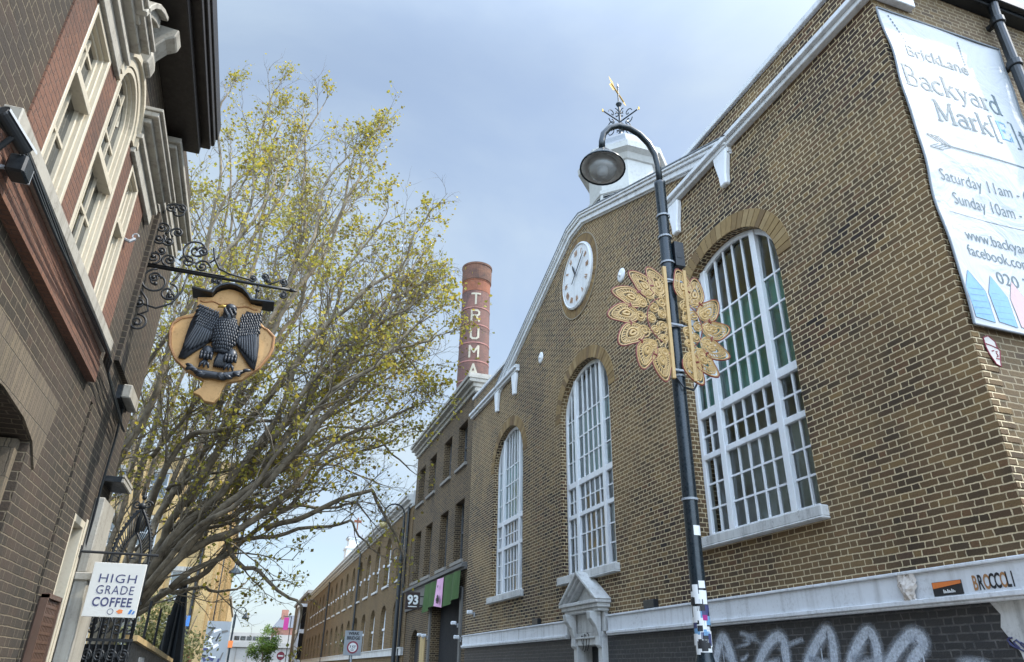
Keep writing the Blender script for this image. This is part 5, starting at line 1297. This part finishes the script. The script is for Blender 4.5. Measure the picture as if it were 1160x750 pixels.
# wrought iron bracket
def spiral(m, c, r, a0, turns, sg=1, t=.013, tail=None):
    n = int(16*turns)+4; pts = []
    for i in range(n+1):
        f_ = i/n; rr = r*(1-.82*f_); a = a0+sg*2*PI*turns*f_; pts.append((c[0]+rr*math.cos(a), EY, c[1]+rr*math.sin(a)))
    if tail: pts = [(tail[0], EY, tail[1]), ((tail[0]+pts[0][0])/2, EY, (tail[1]+pts[0][2])/2)]+pts
    m.tube(pts, t, 6)
    e = pts[-1]; m.ball(e, t*1.9, None, None, 8, 6)
m = MB()
m.box(XL+.001, XL+.035, EY-.025, EY+.025, 4.95, 6.95)
m.tube([(XL, EY, 5.862), (-.4, EY, 5.85), (-.12, EY, 5.846)], .02, 8); m.tube([(-.12, EY, 5.846), (-.04, EY, 5.845)], [.03, .004], 8)
m.box(XL, -.9, EY-.02, EY+.02, 5.88, 5.888)
spiral(m, (-1.594, 6.66), .15, R(200), 1.0, -1); spiral(m, (-1.66, 6.7), .075, R(0), 1.4, 1); spiral(m, (-1.55, 6.715), .07, R(180), 1.4, -1)
spiral(m, (-1.7, 6.4), .085, R(-60), 1.6, 1); spiral(m, (-1.71, 6.24), .075, R(60), 1.6, -1); spiral(m, (-1.53, 6.37), .075, R(240), 1.6, -1); spiral(m, (-1.6, 6.23), .07, R(120), 1.5, 1)
spiral(m, (-1.71, 5.98), .085, R(-90), 1.6, 1); spiral(m, (-1.54, 5.98), .085, R(270), 1.6, -1); spiral(m, (-1.65, 6.09), .06, R(200), 1.2, 1)
spiral(m, (-1.62, 5.67), .17, R(95), 1.5, 1); spiral(m, (-1.645, 5.72), .07, R(0), 1.5, 1); spiral(m, (-1.46, 5.55), .12, R(90), 1.4, -1, tail=(-1.38, 5.84)); spiral(m, (-1.43, 5.5), .05, R(0), 1.4, 1)
m.tube([(-1.3, EY, 5.84), (-1.32, EY, 5.6), (-1.4, EY, 5.42), (-1.55, EY, 5.33), (-1.7, EY, 5.36)], .013, 6)
spiral(m, (-1.735, 5.37), .075, R(90), 1.6, 1); spiral(m, (-1.7, 5.12), .105, R(100), 1.6, -1)
m.tube([(-1.77, EY, 5.55), (-1.66, EY, 5.42), (-1.62, EY, 5.28), (-1.7, EY, 5.22)], .012, 6)
spiral(m, (-1.27, 6.17), .17, R(-80), 1.5, -1); spiral(m, (-1.2, 6.17), .07, R(180), 1.5, -1); spiral(m, (-1.17, 5.97), .09, R(0), 1.6, 1); spiral(m, (-1.34, 6.0), .09, R(180), 1.3, -1)
m.tube([(-1.09, EY, 6.25), (-1.05, EY, 6.1), (-.98, EY, 5.98), (-.85, EY, 5.93), (-.6, EY, 5.9)], .013, 6)
m.tube([(-1.1, EY, 6.03), (-1.02, EY, 6.12), (-.99, EY, 6.2)], .01, 6)
spiral(m, (-.58, 5.93), .05, R(200), 1.3, 1); spiral(m, (-.44, 5.97), .05, R(-60), 1.5, 1); spiral(m, (-.4, 5.92), .04, R(200), 1.2, -1); spiral(m, (-.22, 5.94), .055, R(-100), 1.5, 1); spiral(m, (-.2, 5.76), .05, R(100), 1.5, -1)
m.tube([(-.4, EY, 5.86), (-.3, EY, 5.93), (-.22, EY, 6.0)], .01, 6)
for x in (-.95, -1.0): spiral(m, (x, 5.8), .04, R(90), 1.2, 1, .01)
for x in (-.93, -.5): m.tube([(x, EY, 5.84), (x, EY, 5.72), (x, EY, 5.6)], .014, 6); m.ball((x, EY, 5.77), .028)
m.build('bracket', 'iron', es, smooth=True)

# ------------------------------------------------------------------ cafe sign
cs_ = thing('cafe_sign', 'white hanging cafe sign with navy lettering beside the corner of the sooty house', 'hanging sign', (-1.36, 8.9, 2.05))
m = MB(); m.box(-1.62, -1.11, 8.885, 8.915, 2.06, 2.6); m.build('board', 'coffee', cs_, bevel=.003)
m = MB(); 
for i, (t, z, b, wd, x0) in enumerate((('HIGH', 2.4, 0, .36, -1.54), ('GRADE', 2.285, 0, .36, -1.54), ('COFFEE', 2.165, .0028, .375, -1.55))):
    m.k = 0; m.text(t, .125, lambda x, y: (x0+x, 8.883, z+y), b, width=wd, spacing=1.12); m.build('lettering', 'ink', cs_, fix=False); m = MB()
m.lathe([(.024, 0), (.03, 0)], (-1.36, 8.883, 2.115), 18, axis=(0, -1, 0), cap=False)
m.k = 1; m.add([(-1.27+.03*math.cos(a)*(1.2 if k % 2 else .8), 8.883, 2.118+.022*math.sin(a)) for k, a in enumerate([i*PI/5 for i in range(10)])], [tuple(range(10))])
m.k = 2; m.add([(-1.19, 8.883, 2.095), (-1.175, 8.883, 2.14), (-1.15, 8.883, 2.14), (-1.165, 8.883, 2.095)], [(0, 1, 2, 3)]); m.add([(-1.155, 8.883, 2.095), (-1.14, 8.883, 2.13), (-1.125, 8.883, 2.125), (-1.135, 8.883, 2.095)], [(0, 1, 2, 3)])
m.build('logos', ['ink', 'orange', 'blue'], cs_, fix=False)
m = MB(); m.tube([(XL, 8.9, 2.7), (-1.02, 8.9, 2.7)], .014, 8); m.box(XL+.001, XL+.02, 8.87, 8.93, 2.64, 2.76)
for x in (-1.52, -1.2): m.tube([(x, 8.9, 2.7), (x, 8.9, 2.6)], .008, 5)
m.tube([(-1.3, 8.9, 2.715), (-1.3, 8.9, 2.66), (-1.24, 8.9, 2.66)], .012, 5); m.build('bracket', 'iron', cs_)

# ------------------------------------------------------------------ gate, railing, fence beyond the corner
gt = thing('iron_gate', 'ornate black wrought iron gate with a tall pointed overthrow beyond the corner house', 'gate', (-1.65, 11, .12))
GY = 11.0
def gsp(m, c, r, a0, turns, sg=1, t=.012):
    m.tube([(c[0]+r*(1-.8*i/18)*math.cos(a0+sg*2*PI*turns*i/18), GY, c[1]+r*(1-.8*i/18)*math.sin(a0+sg*2*PI*turns*i/18)) for i in range(19)], t, 5)
m = MB()
for k, (w_, h) in enumerate(((.23, .72), (.13, .4))):
    zb = 2.85; pts = []
    for i in range(13):
        f_ = i/12; pts.append((-1.6+w_*(1-f_**1.8), GY, zb+h*f_**.8))
    L = [(-1.6*2-x, y, z) for x, y, z in pts]
    m.tube([(pts[0][0], GY, 1.9)]+pts, .022 if k == 0 else .016, 6); m.tube([(L[0][0], GY, 1.9)]+L, .022 if k == 0 else .016, 6)
for i in range(14):
    f_ = i/13; x = .22*(1-f_**1.8); z = 2.85+.7*f_**.8
    for s_ in (-1, 1): m.tube([(-1.6+s_*x, GY, z), (-1.6+s_*x*.6, GY, 2.85+.4*f_**.8)], .008, 4); m.ball((-1.6+s_*(x+.025), GY, z+.02), .018, None, None, 6, 4)
m.tube([(-1.6, GY, 3.25), (-1.6, GY, 3.85)], [.03, .006], 6); m.ball((-1.6, GY, 3.6), .05); m.ball((-1.6, GY, 3.72), .035)
for s_ in (-1, 1): gsp(m, (-1.6+s_*.07, 3.62), .06, 0, 1.4, s_)
m.build('overthrow', 'iron', gt, smooth=True)
m = MB()
for x in [-2.05+.075*i for i in range(10)]:
    m.tube([(x, GY, .2), (x, GY, 2.42)], .014, 5); m.tube([(x, GY, 2.42), (x, GY, 2.52)], [.022, .002], 5)
for z in (.4, 1.55, 1.9, 2.35): m.box(-2.1, -1.34, GY-.02, GY+.02, z-.018, z+.018)
for i in range(5):
    for sg in (-1, 1): gsp(m, (-1.98+.14*i, 2.08+.04*sg), .07, 0, 1.6, sg); gsp(m, (-1.98+.14*i, 1.72), .07, PI/2, 1.6, sg)
for i in range(5): gsp(m, (-1.95+.12*i, 2.62), .07, PI/2, 1.5, 1 if i % 2 else -1)
m.build('railing_panel', 'iron', gt)
m = MB(); m.box(-2.1, -1.36, GY+.03, GY+.06, .2, 1.85); m.build('back_sheet', 'void', gt)
fn = thing('yard_fence', 'black boarded yard fence with a tan timber top rail and thin iron uprights', 'fence', (-1.34, 14, .12))
m = MB(); vs_ = []
m.add([(-1.36, 11.1, .1), (-1.36, 17.5, .1), (-1.36, 17.5, 1.68), (-1.36, 11.1, 1.9), (-1.42, 11.1, .1), (-1.42, 17.5, .1), (-1.42, 17.5, 1.68), (-1.42, 11.1, 1.9)], [(0,1,2,3), (7,6,5,4), (0,3,7,4), (1,5,6,2), (2,6,7,3)])
m.build('board_panel', 'black', fn)
m = MB(); m.add([(-1.3, 11.08, 1.9), (-1.3, 17.5, 1.68), (-1.3, 17.5, 1.75), (-1.3, 11.08, 1.97), (-1.48, 11.08, 1.9), (-1.48, 17.5, 1.68), (-1.48, 17.5, 1.75), (-1.48, 11.08, 1.97)], [(0,1,2,3), (7,6,5,4), (0,3,7,4), (1,5,6,2), (2,6,7,3), (0,4,5,1)]); m.build('top_rail', 'timber', fn)
m = MB()
for y in (12.6, 14.2, 15.8): m.tube([(-1.4, y, 1.8), (-1.4, y, 2.5)], .02, 6)
m.split('upright', 'iron', fn)
m = MB(); m.box(-1.359, -1.354, 12.2, 12.9, 1.3, 1.72); m.k = 1
for i in range(4): m.box(-1.3535, -1.352, 12.27, 12.83, 1.36+.085*i, 1.4+.085*i)
tag(m.build('fence_notice', ['signgrey', 'fascia']), 'small pale printed notice on the black yard fence', 'notice')
pa = thing('closed_parasol', 'tall closed dark parasol standing by the yellow brick warehouse', 'parasol', (-1.42, 18, .12))
m = MB(); m.lathe([(.05, 3.42), (.02, 3.5)], (-1.42, 18, 0), 8); m.tube([(-1.42, 18, .1), (-1.42, 18, 3.4)], .03, 8); m.build('pole', 'black', pa)
m = MB(); n = 22
vs_ = []
for j in range(9):
    z = 3.4-1.75*j/8
    for k in range(n): a = 2*PI*k/n; r = (.03+.19*(j/8)**.8)*(1+.28*math.cos(k*PI)); vs_.append((-1.42+r*math.cos(a), 18+r*math.sin(a), z-.06*(k % 2)))
m.add(vs_, [(j*n+k, j*n+(k+1) % n, (j+1)*n+(k+1) % n, (j+1)*n+k) for j in range(8) for k in range(n)]); m.build('folded_cloth', 'black', pa)
sh = thing('shrub', 'dusty green shrub growing behind the yard fence', 'shrub', (-2.0, 20.5, 0))
m = MB()
for k in range(7): m.tube([(-2+.1*k-.3, 20.5, 0), (-2.2+.15*k-.2, 20.5+rnd.uniform(-.4, .4), 1.6), (-2.4+.2*k, 20.5+rnd.uniform(-.5, .5), 2.8)], [.04, .025, .01], 5)
m.build('stems', 'bark', sh)
m = MB(); foliage_ball(m, (-2.0, 20.5, 2.0), 1.15, 5000, .05, 1.0); m.build('foliage', 'hedge', sh, fix=False)

# ------------------------------------------------------------------ yellow brick warehouse
XW = -2.6; WY = 54.0; WZ = 15.2
yw = thing('brick_warehouse', 'very tall sunlit yellow brick warehouse behind the big plane tree', 'building', (XW, 75, 0))
we = [(-4.6-2.6*i, z0) for i in range(4) for z0 in (2.4, 5.6, 8.8, 12.0)]
wf = [(58.5+5.2*i, z0) for i in range(8) for z0 in (2.4, 5.6, 8.8, 12.0)]
m = MB(); m.plate(rect(WY, 98, .1, WZ), [rect(c-.6, c+.6, z0, z0+1.8) for c, z0 in wf], lambda u, v, d: (XW-d, u, v), 0, .3)
m.plate(rect(-15, XW-.301, .1, WZ), [rect(c-.6, c+.6, z0, z0+1.8) for c, z0 in we], mx_end, WY+.001, WY+.3)
m.box(-15, XW-.31, WY+.31, 98, .1, WZ-.1); m.build('wall', 'warm_yellow', yw)
def ware_window(mp, c, z0):
    m = MB(); m.plate(rect(c-.598, c+.598, z0+.002, z0+1.798), [rect(c-.52, c+.52, z0+.08, z0+1.72)], mp, .1, .18)
    for z in (.9,): m.plate(rect(c-.52, c+.52, z0+z-.03, z0+z+.03), [], mp, .11, .17)
    m.plate(rect(c-.025, c+.025, z0+.08, z0+1.72), [], mp, .115, .165)
    f = m.build('window', 'white_dirty', yw)
    m = MB(); m.plate(rect(c-.54, c+.54, z0+.06, z0+1.74), [], mp, .17, .175); m.build('pane', 'dglass', f)
    m = MB(); m.plate(rect(c-.75, c+.75, z0+1.802, z0+2.08), [], mp, -.05, .05); m.build('lintel', 'stonewhite', f)
    m = MB(); m.plate(rect(c-.7, c+.7, z0-.14, z0-.002), [], mp, -.09, .05); m.build('sill', 'stonewhite', f)
    return f
for lst, mp in ((wf, lambda u, v, d: (XW-d, u, v)), (we, lambda u, v, d: (u, WY+d, v))):
    f0 = ware_window(mp, *lst[0])
    for c, z0 in lst[1:]:
        q = copy_tree(f0, yw); dc = c-lst[0][0]; q.location = (0, dc, z0-lst[0][1]) if lst is wf else (dc, 0, z0-lst[0][1])
m = MB()
for y in (54.4, 61.1, 66.3, 71.5, 76.7, 81.9, 87.1, 92.3, 97.6): m.box(XW+.001, XW+.2, y-.4, y+.4, .1, WZ-.3)
for x in (-3.0, -5.9, -8.5, -11.1): m.box(x-.38, x+.38, WY-.2, WY-.001, .1, WZ-.3)
m.split('pilaster', 'warm_yellow', yw)
m = MB(); m.box(-15, XW+.3, WY-.3, 98.1, WZ-.3, WZ+.1); m.build('parapet', 'stonewhite', yw)
m = MB(); m.tube([(-3.55, WY-.12, WZ-.4), (-3.55, WY-.12, .3)], .09, 8); m.tube([(XW+.12, 63.5, WZ-.4), (XW+.12, 63.5, .3)], .09, 8)
m.split('downpipe', 'black', yw)
lw = thing('low_warehouse', 'lower brick building beyond the tall yellow warehouse', 'building', (-2.6, 110, 0))
m = MB(); m.box(-14, -2.3, 98.2, 135, .1, 9.2); m.build('wall', 'warm_yellow', lw)
m = MB(); m.box(-14, -2.1, 98.15, 135.1, 9.2, 9.55); m.build('coping', 'stonewhite', lw)
for i in range(6):
    m = MB(); m.box(-2.32, -2.27, 101+5.5*i, 102.4+5.5*i, 4.6, 6.6); m.build('window', 'dglass', lw)
mp_ = thing('mural_panel', 'painted hoarding with a big red disc in front of the yellow warehouse', 'mural', (-1.7, 28, .12))
m = MB(); m.box(-2.25, -1.3, 28, 28.06, .12, 2.5); m.build('board', 'timber', mp_)
m = MB(); m.lathe([(0, .003), (.33, .003), (.33, 0)], (-1.82, 28, 1.95), 24, axis=(0, -1, 0), cap=False); m.build('red_disc', 'red', mp_)
mg = thing('mural_panel', 'grey hoarding painted with black and white angular shapes near the yellow warehouse', 'mural', (-.9, 33, .12))
m = MB(); m.box(-1.45, -.55, 33, 33.06, .12, 3.3); m.build('board', 'signgrey', mg)
m = MB(); mr_ = random.Random(9)
for i in range(26):
    m.k = i % 4; x, z = mr_.uniform(-1.4, -.65), mr_.uniform(1.2, 3.15); a = mr_.uniform(0, PI); L_ = mr_.uniform(.08, .2); w_ = mr_.uniform(.03, .07)
    c, s_ = math.cos(a), math.sin(a); m.add([(min(max(x+u*c-v*s_, -1.44), -.56), 32.997-.0005*i, z+u*s_+v*c) for u, v in ((-L_, -w_), (L_, -w_*.4), (L_*.8, w_), (-L_, w_))], [(0, 1, 2, 3)])
m.build('painted_shapes', ['signblack', 'letterwhite', 'ink', 'fascia'], mg, fix=False)
wl = thing('hanging_street_lantern', 'dark lantern hanging on a long rod from a bracket on the yellow warehouse', 'lamp', (-1.2, 53, 7))
m = MB(); m.tube([(-2.9, WY-.2, 13.2), (-1.35, 53, 13.2), (-1.22, 53, 13.0), (-1.22, 53, 7.6)], .045, 6); m.tube([(-2.9, WY-.2, 11.6), (-1.9, 53.3, 13.15)], .035, 6); m.build('bracket', 'black', wl)
m = MB(); m.lathe([(.05, .5), (.14, .36), (.4, .1), (.42, .0), (.16, -.03), (.0, -.16)], (-1.22, 53, 7.3), 14, cap=False); m.build('shade', 'post', wl)
m = MB(); m.box(-.9, -.6, 40, 40.04, 3.3, 3.75)
tag(m.build('blue_plate', 'blue'), 'small blue sign plate low on a pilaster of the yellow warehouse', 'sign').location = (-1.85, -2, 0)

# ================================================================== THE PLANE TREE
LIMBS = [
 [(-2.28, 14.5, 1.76), (-2.17, 14.4, 2.48), (-1.93, 14.2, 3.48), (-1.59, 14.5, 4.5), (-1.38, 14.8, 6.18), (-1.15, 14.5, 7.45), (-1.06, 14.2, 8.98), (-1.01, 14.4, 10.7), (-0.67, 14.6, 12.44), (-0.15, 14.6, 14.55)],
 [(-2.17, 14.4, 2.48), (-1.76, 14.0, 3.1), (-1.38, 13.6, 4.1), (-0.91, 13.2, 5.55), (-0.45, 13.0, 6.93), (0.05, 13.0, 8.56), (0.53, 13.0, 10.39), (0.91, 13.1, 11.74), (1.19, 13.2, 13.14)],
 [(-2.23, 14.4, 2.27), (-1.63, 13.8, 2.94), (-1.03, 13.3, 3.85), (-0.4, 12.8, 5.17), (0.22, 12.5, 6.48), (0.92, 12.3, 7.78), (1.56, 12.2, 8.84), (2.18, 12.2, 9.65)],
 [(-2.18, 14.4, 2.34), (-1.48, 13.6, 2.93), (-0.73, 13.0, 3.82), (0.04, 12.6, 4.7), (0.9, 12.2, 5.79), (1.72, 12.0, 6.69), (2.5, 12.0, 7.4)],
 [(-2.2, 14.4, 2.17), (-1.52, 13.8, 2.74), (-0.81, 13.4, 3.44), (-0.01, 13.2, 4.21), (0.92, 13.0, 5.05), (1.81, 13.0, 5.83), (2.42, 13.0, 6.41)],
 [(-2.19, 14.6, 2.28), (-1.48, 14.6, 2.84), (-0.76, 14.8, 3.32), (0.09, 15.0, 3.92), (1.08, 15.4, 4.37), (1.84, 15.6, 4.28), (2.38, 15.8, 3.89)],
 [(-1.58, 14.3, 3.82), (-1.07, 14.8, 4.11), (-0.16, 15.4, 4.46), (0.79, 15.8, 4.76), (1.66, 16.2, 4.94), (2.21, 16.4, 4.63)],
 [(-2.25, 14.5, 1.86), (-2.47, 15.2, 3.12), (-2.53, 15.8, 4.69), (-2.46, 16.2, 6.89), (-2.43, 16.4, 9.4), (-2.46, 16.4, 12.18), (-2.62, 16.4, 14.43), (-2.68, 16.4, 16.03)],
 [(-2.12, 14.3, 3.04), (-2.1, 15.0, 4.56), (-1.88, 15.6, 6.37), (-1.73, 15.8, 8.33), (-1.69, 15.8, 10.43), (-1.62, 15.8, 12.8), (-1.52, 15.8, 14.87), (-1.49, 15.8, 15.75)],
 [(-2.26, 14.5, 1.79), (-2.76, 15.0, 3.23), (-2.92, 15.4, 4.91), (-2.86, 15.6, 7.02), (-2.67, 15.6, 9.4), (-2.58, 15.6, 11.35)],
 [(-2.22, 14.4, 2.13), (-2.47, 13.4, 3.33), (-2.37, 12.8, 4.65), (-2.08, 12.4, 5.94), (-1.64, 12.2, 7.26), (-1.25, 12.2, 8.82), (-0.85, 12.2, 10.35)],
 [(-1.79, 14.1, 3.18), (-1.26, 14.4, 4.02), (-0.54, 14.8, 4.74), (0.36, 15.2, 5.56), (1.41, 15.6, 6.37), (2.44, 15.8, 6.34), (2.95, 16.0, 5.62)],
 [(-1.84, 14.2, 3.04), (-1.33, 14.0, 3.42), (-0.56, 13.8, 3.59), (0.01, 13.8, 3.25), (0.55, 13.9, 2.69), (0.93, 14.0, 2.2)],
 [(-2.24, 14.5, 2.27), (-1.81, 15.0, 2.53), (-1.24, 15.4, 2.86), (-0.75, 15.8, 3.08), (-0.25, 16.0, 3.02)],
 [(-1.59, 14.5, 4.5), (-0.92, 14.0, 5.98), (-0.21, 13.8, 7.7), (0.26, 13.6, 9.35), (0.52, 13.6, 11.02), (0.62, 13.6, 12.82)],
 [(-0.11, 12.9, 4.76), (0.58, 12.7, 6.26), (1.23, 12.6, 7.6), (1.85, 12.6, 8.5), (2.41, 12.6, 8.82)],
 [(-0.8, 14.0, 4.46), (0.24, 14.2, 6.0), (1.35, 14.4, 7.19), (2.26, 14.5, 7.99), (3.03, 14.6, 7.29)],
 [(-1.48, 15.0, 6.23), (-0.59, 15.2, 8.26), (-0.17, 15.4, 10.78), (-0.25, 15.4, 12.88), (-0.63, 15.4, 14.8)],
 [(0.07, 15.0, 4.06), (1.03, 15.2, 4.6), (1.91, 15.3, 4.97), (2.63, 15.4, 4.58), (2.9, 15.5, 3.79)],
 [(-2.0, 14.2, 3.78), (-1.7, 13.4, 4.72), (-1.08, 13.0, 5.31), (-0.26, 12.8, 5.68), (0.52, 12.8, 5.61)]]
tr = random.Random(21)
def smooth_line(P, k=5):
    P = [Vector(p) for p in P]; Q = []
    for i in range(len(P)-1):
        a, b, p0, p1 = P[max(i-1, 0)], P[min(i+2, len(P)-1)], P[i], P[i+1]
        for j in range(k):
            t = j/k; Q.append(.5*((2*p0)+(p1-a)*t+(2*a-5*p0+4*p1-b)*t*t+(3*p0-a-3*p1+b)*t**3))
    Q.append(P[-1]); return Q
trunk = MB(); brs = MB(); leaves = MB(); NL = [0]
trunk.tube([(-2.45, 14.6, 0), (-2.4, 14.58, .6), (-2.32, 14.52, 1.4), (-2.2, 14.45, 2.2), (-2.0, 14.3, 3.0)], [.36, .27, .23, .19, .08], 10)
def rv(): return Vector((tr.gauss(0, 1), tr.gauss(0, 1), tr.gauss(0, 1)))
def leaf_at(p):
    s_ = tr.uniform(.022, .048); a = rv().normalized(); b = a.orthogonal().normalized(); c = a.cross(b)
    b = (b*math.cos(tr.random()*6)+c*math.sin(tr.random()*6)).normalized(); c = a.cross(b)*.25*s_
    leaves.add([p-a*s_, p+b*s_*.8+c, p+a*s_, p-b*s_*.8+c], [(0, 1, 2, 3)]); NL[0] += 1
def twig(p, d, L, r, lev, dens):
    n = 4 if lev < 3 else 3; pts = [p]; dd = d.copy()
    for i in range(n):
        dd = (dd+rv()*.2+Vector((0, 0, .05))).normalized(); pts.append(pts[-1]+dd*L/n)
    brs.tube(pts, [r*(1-.65*i/n) for i in range(n+1)], 5 if lev == 1 else 3, cap=False)
    if lev == 3:
        for k in range(4 if dens > .45 else 3):
            if tr.random() < dens: leaf_at(pts[-1-k % 3]+rv()*.04)
        return
    m_ = (tr.randint(5, 7) if lev == 1 else tr.randint(3, 5))
    for i in range(m_):
        t = .25+.75*(i+tr.random())/m_; k = min(int(t*n), n-1); q = pts[k].lerp(pts[k+1], t*n-k if t*n-k < 1 else 1)
        e = rv(); e -= dd*e.dot(dd); e.normalize()
        twig(q, (dd*.75+e*.7+Vector((0, 0, .12))).normalized(), L*tr.uniform(.35, .6), r*.5, lev+1, dens)
    if lev == 2:
        for k in range(4 if dens > .45 else 2):
            if tr.random() < dens*.8: leaf_at(pts[-1]+rv()*.05)
ALL = [(li, P) for li, P in enumerate(LIMBS)]
for li, P in enumerate(LIMBS):                      # lesser limbs beside the main ones
    for rep_ in range(1 if li in (4, 10) else 2):
        o = Vector((tr.gauss(0, .35), tr.gauss(0, .9), tr.gauss(0, .4))); n_ = len(P); k = tr.randint(2, 3) if len(P) > 7 else 1
        if li in (5, 6, 12, 13, 18): continue
        ALL.append((li+20, [tuple(Vector(p)+o*(i/(n_-1))**.7*1.3) for i, p in enumerate(P)][k:-1]))
for li, P in ALL:
    sec = li >= 20; li %= 20
    Q = smooth_line(P); n = len(Q)-1; r0 = (.068 if li < 5 or li in (7, 9, 10) else .048)*(.6 if sec else 1)
    ph = [tr.uniform(0, 6) for _ in range(6)]
    for i, q in enumerate(Q):
        f_ = min(1, i/8)*.11; q += Vector((math.sin(i*.42+ph[0])+.5*math.sin(i*.95+ph[1]), math.sin(i*.4+ph[2])+.5*math.sin(i*.9+ph[3]), math.sin(i*.45+ph[4])+.5*math.sin(i*1.0+ph[5])))*f_+rv()*.012*min(i, 1)
    trunk.tube(Q, [r0*(1-i/n)**.75+.013 for i in range(n+1)], 7)
    low = li in (5, 6, 11, 12, 13, 18)
    nb = (19 if not low else 10) if not sec else 11
    if li in (12, 13): nb = 5
    for k in range(nb):
        t = .16+.84*(k+tr.random())/nb
        if t > 1: t = 1
        i = min(int(t*n), n-1); q = Q[i].lerp(Q[i+1], t*n-i); d = (Q[min(i+2, n)]-Q[max(i-1, 0)]).normalized()
        e = rv(); e -= d*e.dot(d); e.normalize()
        dr_ = (d*tr.uniform(.5, 1.0)+e*.65+Vector((0, 0, .2))).normalized()
        L = tr.uniform(1.1, 2.0)*(1-.45*t)*(.8 if low else 1)
        twig(q, dr_, L, .02*(1-.5*t), 1, (.15 if low else .54)*tr.choice([.15, .6, 1.2, 1.6]))
    twig(Q[-1], (Q[-1]-Q[-3]).normalized(), .6, .012, 1, .2 if low else .8)
pt = thing('plane_tree', 'large spreading plane tree with sparse young yellow green leaves behind the corner house', 'tree', (-2.45, 14.6, 0))
trunk.build('trunk', 'bark', pt, smooth=True, fix=False); brs.build('branches', 'bark', pt, smooth=True, fix=False); leaves.build('crown', 'leaf', pt, fix=False)
print('leaves', NL[0], 'branch faces', len(brs.f))
